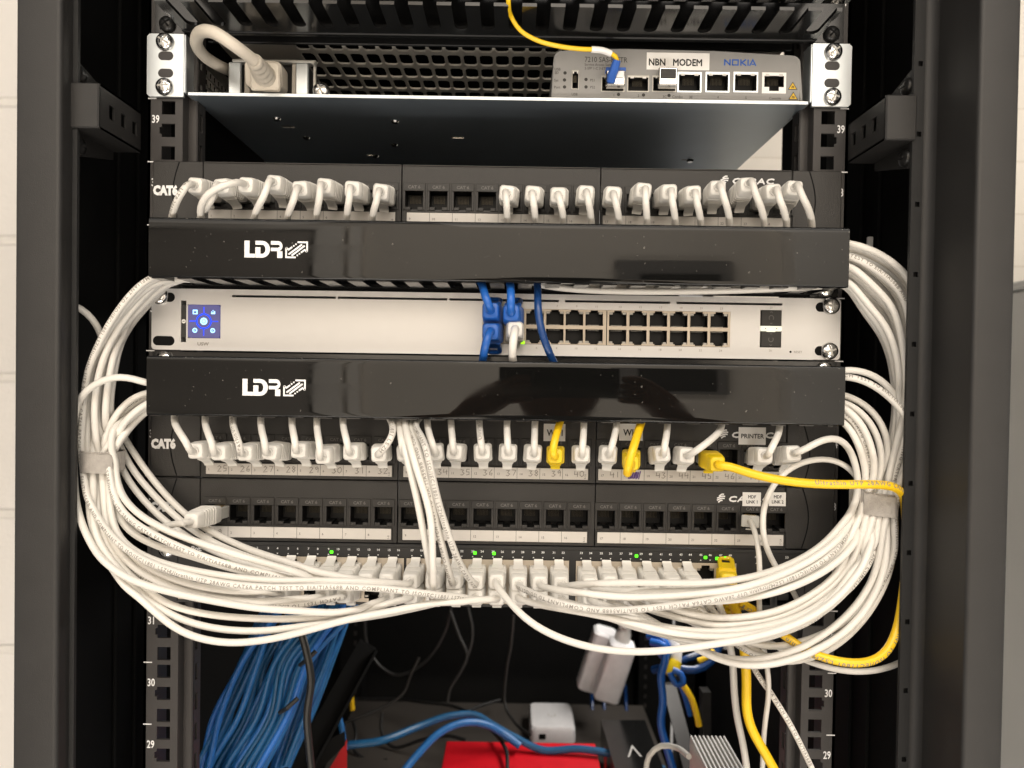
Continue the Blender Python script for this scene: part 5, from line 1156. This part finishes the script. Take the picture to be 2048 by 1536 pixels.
# black strip (cable arm) leaning across
a, q = W(735, 1290, 330), W(585, 1560, 210); dd = (q-a).normalized(); sd = dd.cross(V((0, 1, 0))).normalized()
mb = MB(); mb.hull([p+sd*s_*11+V((0, t, 0)) for p in (a, q) for s_ in (-1, 1) for t in (0, 5)]); mb.hull([p+sd*11+V((0, t, 0))+sd*u for p in (a, q) for u in (0, 3) for t in (-14, 0)])
thing(mb, 'support_arm', M['inside'], 'dark angled support arm between blue cables and the shelf', 'support arm')
mb = MB(); a = W(690, 1485, 240); q = W(500, 1600, 240); mb.hull([W(620, 1500, 240), W(690, 1462, 250), W(690, 1490, 250), W(560, 1620, 240), W(450, 1620, 240), W(620, 1500, 300), W(690, 1462, 300), W(450, 1620, 300)]); thing(mb, 'black_box', M['inside'], 'plain black box edge at the lower left beside the red card', 'box')
# red boxes and other things on the lower shelf
def block(pts, d0, d1, m, name, label, cat, c=0, group=None):
    """solid whose front outline is seen at depth d0, running back to depth d1"""
    mb = MB(); F_ = [W(x, y, d0) for x, y in pts]; mb.hull(F_+[p+V((0, d1-d0, 0)) for p in F_]); return thing(mb, name, M[m], label, cat, group)
zt = W(900, 1482, 420).z; xl, xr = W(893, 1482, 420).x, W(1190, 1500, 420).x
mb = MB(); mb.box((xl, 230, zf+.3), (xr, 420, zt), 1); thing(mb, 'red_box', M['red'], 'flat bright red box lying on the lower shelf', 'box')
mb = MB(); xl2, xr2 = W(1208, 1505, 420).x, W(1236, 1505, 420).x; mb.box((xl2, 260, zf+.3), (xr2, 420, zt-4), 1); thing(mb, 'red_box', M['red'], 'narrow red box standing beside the black carton', 'box')
mb = MB(); xl3, xr3 = W(640, 1500, 330).x, W(694, 1480, 330).x; mb.hull([W(694, 1478, 300), W(694, 1600, 300), W(622, 1600, 300), W(694, 1478, 330), W(694, 1600, 330), W(622, 1600, 330)]); thing(mb, 'red_card', M['redd'], 'dark red card corner at the lower left of the shelf', 'card')
mb = MB(); a = W(1200, 1440, 430); xr4 = W(1320, 1500, 330).x
mb.hull([W(1202, 1440, 470), W(1290, 1440, 470), W(1330, 1545, 300), W(1232, 1545, 300)]+[p+V((0, 0, -40)) for p in (W(1202, 1440, 470), W(1290, 1440, 470), W(1330, 1545, 300), W(1232, 1545, 300))])
bk = thing(mb, 'carton', M['gloss'], 'shiny black carton with a triangular mark on the lower shelf', 'carton')
p = W(1268, 1508, 352); mb = MB(); mb.ribbon([(-9, -7), (9, -7), (0, 8)], 2, lambda u, v, d: p+V((u, v*1.6, v*.15+1.5)), 0, closed=True); o = mb.build('mark', M['fin'], bk, loc=bk.location*1000, smooth=0); o.location = (0, 0, 0)
# white adaptor lying on the shelf
c = W(1106, 1455, 508); zt = c.z; mb = MB()
secs = [[V((c.x+u, 548+v, z)) for u, v in rrect(hw, hd, 8, 4)] for hw, hd, z in ((30, 37, zf+.5), (33, 40, zf+4), (33, 40, zt-5), (30.5, 37.5, zt-.8), (27, 34, zt))]
mb.loft(secs); ad = thing(mb, 'power_adaptor', M['adaptor'], 'white rounded power adaptor lying on the lower shelf', 'adaptor')
mb = MB(); mb.box((c.x-20, 507.2, zf+10), (c.x-10, 509, zf+18), 1); o = mb.build('socket', M['inside'], ad, loc=ad.location*1000); o.location = (0, 0, 0)
p = V((c.x, 545, zt+.1)); mb = MB(); mb.ribbon([(-5, 4), (-5, -2), (0, -5), (5, -2), (5, 4)], 1.6, lambda u, v, d: p+V((u, v, 0)), 0); o = mb.build('emblem', M['fin'], ad, loc=ad.location*1000, smooth=0); o.location = (0, 0, 0)
# pale finned block
f0 = W(1380, 1470, 150); f1 = W(1450, 1470, 150); fd = empty('finned_block', f0+V((20, 0, 0)), 'pale grey block with ribbed top at the bottom edge', 'device'); BL_ = f0+V((20, 0, 0)); n = 9
zz = f0.z; mb = MB(); mb.box((f0.x, 40, zz-60), (f1.x, 150, zz-4), .6); o = mb.build('body', M['fin'], fd, loc=BL_); o.location = (0, 0, 0)
pit = (f1.x-f0.x)/(n-1)*1.0
mb = MB()
for k in range(n): x = f0.x+k*pit*.94; mb.box((x, 40, zz-4.5), (x+pit*.45, 150, zz), .5)
o = mb.build('cooling_fins', M['fin'], fd, loc=BL_); o.location = (0, 0, 0)
cable([(1378, 1513, 130), (1352, 1495, 160), (1322, 1492, 170), (1298, 1512, 170), (1290, 1560, 165)], 2.6, 'white', 'short white cord curling left from the ribbed block')
# two white power bricks hanging at the back
def brick(px, py, d, w_, h_, t_, tilt, label):
    c = W(px, py, d); m4 = Matrix.Translation(c) @ Matrix.Rotation(tilt, 4, 'Y') @ Matrix.Rotation(.15, 4, 'X'); mb = MB()
    secs = [[m4 @ V((u, v, z)) for u, v in rrect(hw, hd, 6, 3)] for hw, hd, z in ((w_/2-3, t_/2-3, -h_/2), (w_/2, t_/2, -h_/2+4), (w_/2, t_/2, h_/2-4), (w_/2-3, t_/2-3, h_/2))]
    mb.loft(secs); o = thing(mb, 'power_brick', M['adaptor'], label, 'power brick', 'white power bricks hanging at the back'); return o
b1 = brick(1194, 1318, 560, 36, 98, 30, .26, 'white power brick hanging left behind its twin under the cords')
b2 = brick(1228, 1340, 520, 38, 92, 30, .26, 'white power brick hanging right with a ribbed plug on top')
mb = MB(); P = WP([(1242, 1288, 520), (1247, 1266, 515), (1250, 1258, 514), (1250, 1250, 513), (1252, 1240, 512), (1254, 1205, 510)]); mb.tube(P, [12, 11, 8, 10, 7, 6], 12); o = mb.build('connector', M['fin'], b2, loc=b2.location*1000); o.location = (0, 0, 0)
# blue and yellow tangle at the lower right
GT = 'blue and yellow leads tangled at the lower right'
for q, r, m, lb in (
 ([(1296, 1272, 330), (1320, 1275, 320), (1336, 1296, 315), (1332, 1318, 318), (1316, 1300, 322)], 4.2, 'blue', 'blue lead looped at the top of the lower right tangle'),
 ([(1302, 1284, 320), (1328, 1292, 310), (1330, 1322, 305), (1322, 1350, 305), (1326, 1400, 300), (1322, 1450, 295), (1335, 1500, 285), (1352, 1560, 280)], 4.4, 'blue', 'blue cable dropping from the lower right tangle to the shelf'),
 ([(1306, 1340, 320), (1330, 1334, 312), (1362, 1338, 308), (1390, 1340, 306), (1420, 1325, 310), (1440, 1290, 320), (1452, 1230, 330)], 4.4, 'navy', 'dark blue lead bowing right in the lower right tangle'),
 ([(1345, 1330, 330), (1372, 1318, 330), (1400, 1308, 335), (1430, 1290, 345)], 4.0, 'navy', 'dark blue lead behind the yellow one in the lower right tangle'),
 ([(1340, 1345, 300), (1352, 1368, 296), (1366, 1366, 292), (1362, 1348, 296), (1346, 1340, 300)], 3.6, 'blue', 'small blue loop at the bottom of the lower right tangle'),
 ([(1366, 1370, 296), (1382, 1395, 290), (1392, 1425, 286), (1398, 1452, 284)], 3.6, 'yellow', 'yellow lead pointing down out of the blue loop'),
 ([(1380, 1290, 330), (1400, 1284, 335), (1425, 1270, 340)], 3.8, 'yellow', 'yellow lead lying slanted above the dark blue leads'),
 ([(1362, 1372, 298), (1372, 1400, 300), (1380, 1430, 304)], 3.0, 'blue', 'thin blue lead end beside the yellow lead'),
 ([(1396, 1322, 312), (1412, 1316, 312), (1428, 1302, 316)], 3.4, 'yellow', 'short yellow lead between two dark blue leads')): cable(q, r, m, lb, GT)
mb = MB(); P = WP([(1338, 1272, 330), (1350, 1300, 322), (1352, 1330, 315)]); mb.tube(P, [8, 9, 6], 12); thing(mb, 'plug', M['adaptor'], 'white plug head in the lower right tangle', 'plug')
mb = MB(); mb.tube(WP([(1352, 1322, 312), (1346, 1338, 308), (1336, 1350, 305)]), [7, 9, 5], 12); thing(mb, 'plug', M['yboot'], 'ochre plug head under the white plug in the tangle', 'plug')
block([(1385, 1225), (1478, 1232), (1470, 1300), (1390, 1296)], 420, 430, 'fin', 'bracket_plate', 'grey plate behind the lower right tangle', 'plate')
block([(1405, 1385), (1422, 1385), (1422, 1600), (1405, 1600)], 380, 396, 'post', 'upright_bar', 'dark grey upright bar right of the yellow lead', 'bar')
mb = MB(); a, q = W(1338, 1370, 420), W(1388, 1560, 330); mb.hull([p+V((s_*9, t, 0)) for p in (a, q) for s_ in (-1, 1) for t in (0, 8)]); thing(mb, 'rail_arm', M['rail'], 'dark slanted arm behind the blue cable at the lower right', 'support arm')
# blue cables over the shelf, and thin black leads
cable([(696, 1490, 330), (760, 1482, 340), (840, 1452, 380), (900, 1432, 400), (950, 1430, 410), (985, 1450, 405), (1030, 1475, 400), (1085, 1500, 392), (1160, 1498, 390), (1240, 1512, 380), (1330, 1540, 360)], 4.6, 'blue_in', 'blue cable arching over the lower shelf from the red card', 'blue cables across the lower shelf')
cable([(795, 1560, 300), (830, 1515, 330), (880, 1465, 360), (930, 1445, 380), (975, 1450, 392), (1010, 1470, 396), (1040, 1492, 390)], 4.6, 'blue_in', 'blue cable arching over the lower shelf in front of the other one', 'blue cables across the lower shelf')
cable([(712, 1398, 600), (790, 1398, 590), (850, 1405, 560), (905, 1412, 540), (945, 1430, 500), (985, 1462, 430), (1012, 1500, 380), (1015, 1545, 340)], 2.4, 'black', 'thin black lead lying across the blue cables and the red box')
GK = 'thin dark leads hanging at the back'
for q, lb in (([(728, 1215, 560), (735, 1290, 560), (760, 1332, 558), (795, 1350, 556), (835, 1335, 556), (870, 1300, 556), (893, 1255, 560), (902, 1215, 560)], 'thin dark lead hanging in a wide U at the back'),
 ([(838, 1315, 540), (822, 1348, 535), (805, 1388, 530), (770, 1412, 520), (725, 1432, 505), (690, 1445, 500)], 'thin grey lead curving down to the lower shelf'),
 ([(900, 1220, 560), (918, 1270, 555), (934, 1312, 550), (920, 1345, 545), (900, 1378, 540), (895, 1405, 535)], 'thin dark lead kinked halfway down at the back'),
 ([(936, 1215, 560), (945, 1260, 556), (942, 1290, 553), (934, 1314, 550)], 'short dark lead joining the kinked one'),
 ([(1027, 1230, 560), (1022, 1290, 556), (1013, 1340, 552), (1010, 1410, 545), (1030, 1445, 520), (1060, 1470, 480)], 'grey lead hanging straight in the middle at the back')): cable(q, 2.3, 'dark_rib' if 'dark' in lb else 'plastic', lb, GK)
for q, lb in (([(705, 1440, 520), (712, 1470, 500), (708, 1500, 480), (740, 1522, 470), (775, 1520, 468)], 'black lead curled on the shelf beside the red card'), ([(765, 1425, 520), (762, 1455, 510), (770, 1480, 500), (790, 1495, 490), (850, 1478, 480), (900, 1472, 470), (930, 1480, 460)], 'black lead snaking behind the blue cables on the shelf'), ([(930, 1425, 560), (960, 1412, 580), (1000, 1400, 600)], 'short black lead at the back edge of the shelf')): cable(q, 2.4, 'black', lb, 'black leads on the lower shelf')
cable([(700, 1352, 420), (702, 1385, 420), (705, 1420, 420)], 3.2, 'yellow', 'short yellow lead beside the left rear rail')
cable([(668, 1402, 330), (676, 1425, 326), (684, 1460, 320), (690, 1500, 318)], 3.4, 'blue_in', 'short blue lead behind the support arm')
for px in (1182, 1206, 1250): cable([(px, 1370, 640), (px+2, 1400, 636), (px+4, 1440, 610)], 2.6, 'navy', 'dark blue lead behind the white power bricks', 'dark blue leads behind the white bricks')
# ------------------------------------------------------------------ the photographer, seen as a reflection in the covers
def person():
    verts = []; edges = []; rad = []
    def chain(pts, start=None):
        prev = start
        for x, y, z, r in pts:
            verts.append((x*.001, y*.001, z*.001)); rad.append(r*.001); i = len(verts)-1
            if prev is not None: edges.append((prev, i))
            prev = i
        return prev
    hx = 95
    pel = chain([(hx, -960, -560, 150)]); ch = chain([(hx, -945, -380, 140), (hx, -930, -200, 150), (hx, -920, -40, 120)], pel); 
    nk = chain([(hx, -905, 40, 58), (hx, -890, 95, 62)], ch); chain([(hx, -875, 150, 82), (hx, -872, 200, 88), (hx, -880, 250, 78)], nk)
    for s in (-1, 1):
        top = chain([(hx+s*150, -915, -60, 70), (hx+s*215, -900, -110, 55), (hx+s*270, -820, -230, 48), (hx+s*285, -760, -280, 44), (hx+s*215, -660, -60, 40), (hx+s*150, -575, 110, 30), (hx+s*118, -548, 165, 30)], ch)
        hb = chain([(hx+s*100, -535, 195, 27)], top)
        for k in range(4): chain([(hx+s*(92-k*2), -520-2*k, 212-k*15, 9.5), (hx+s*(76-k*3), -515, 218-k*16, 9), (hx+s*(58-k*2), -517, 216-k*15, 8)], hb)
        chain([(hx+s*92, -552, 200, 11), (hx+s*74, -556, 226, 10)], hb)
        chain([(hx+s*85, -960, -640, 95), (hx+s*95, -950, -980, 66), (hx+s*100, -960, -1350, 48), (hx+s*105, -900, -1420, 40)], pel)
    me = bpy.data.meshes.new('person'); me.from_pydata(verts, edges, []); o = bpy.data.objects.new('person', me); C.objects.link(o)
    sk = o.modifiers.new('skin', 'SKIN'); ly = me.skin_vertices[0] if me.skin_vertices else None
    for i, r in enumerate(rad): me.skin_vertices[0].data[i].radius = (r, r)
    me.skin_vertices[0].data[0].use_root = True
    sb = o.modifiers.new('sub', 'SUBSURF'); sb.levels = 1; sb.render_levels = 2
    dg = bpy.context.evaluated_depsgraph_get(); m2 = bpy.data.meshes.new_from_object(o.evaluated_get(dg)); m2.name = 'person'
    m2.materials.clear(); [m2.materials.append(M[k]) for k in ('skin', 'shirt', 'trouser')]
    for p in m2.polygons:
        c = p.center; p.use_smooth = True
        p.material_index = 2 if c.z < -.56 else (1 if (c.z < .045 and c.y < -.80) else 0)
    bpy.data.objects.remove(o); o = bpy.data.objects.new('person', m2); C.objects.link(o)
    tag(o, 'person in a grey shirt holding a phone up, behind the camera', 'person')
    mb = MB(); mb.loft([[V((hx+p*w_, -885+q*w_, z)) for p, q in rrect(94, 98, 60, 4)] for z, w_ in ((215, .97), (250, .95), (285, .8), (312, .5), (318, .2))]); mb.build('hair', M['hair'], o, loc=(0, 0, 0))
    mb = MB(); mb.box((-6, -525, 172), (152, -517, 248), 3); ph = mb.build('phone', M['phone'], loc=(73, -521, 210)); tag(ph, 'black phone held sideways in both hands', 'phone')
    mb = MB(); mb.box((2, -517, 195), (40, -514.5, 240), 2); l = mb.build('camera_bump', M['plastic'], ph, loc=(73, -521, 210)); l.location = (0, 0, 0)
person()
# ------------------------------------------------------------------ drop the patterns the copies were made from
for o in (SCR, SCRB, PORT, PU, PD, P2U, P2D, PW, PWS, PYE, PYN, PBL, PBARE):
    for c in list(o.children): bpy.data.objects.remove(c)
    bpy.data.objects.remove(o)
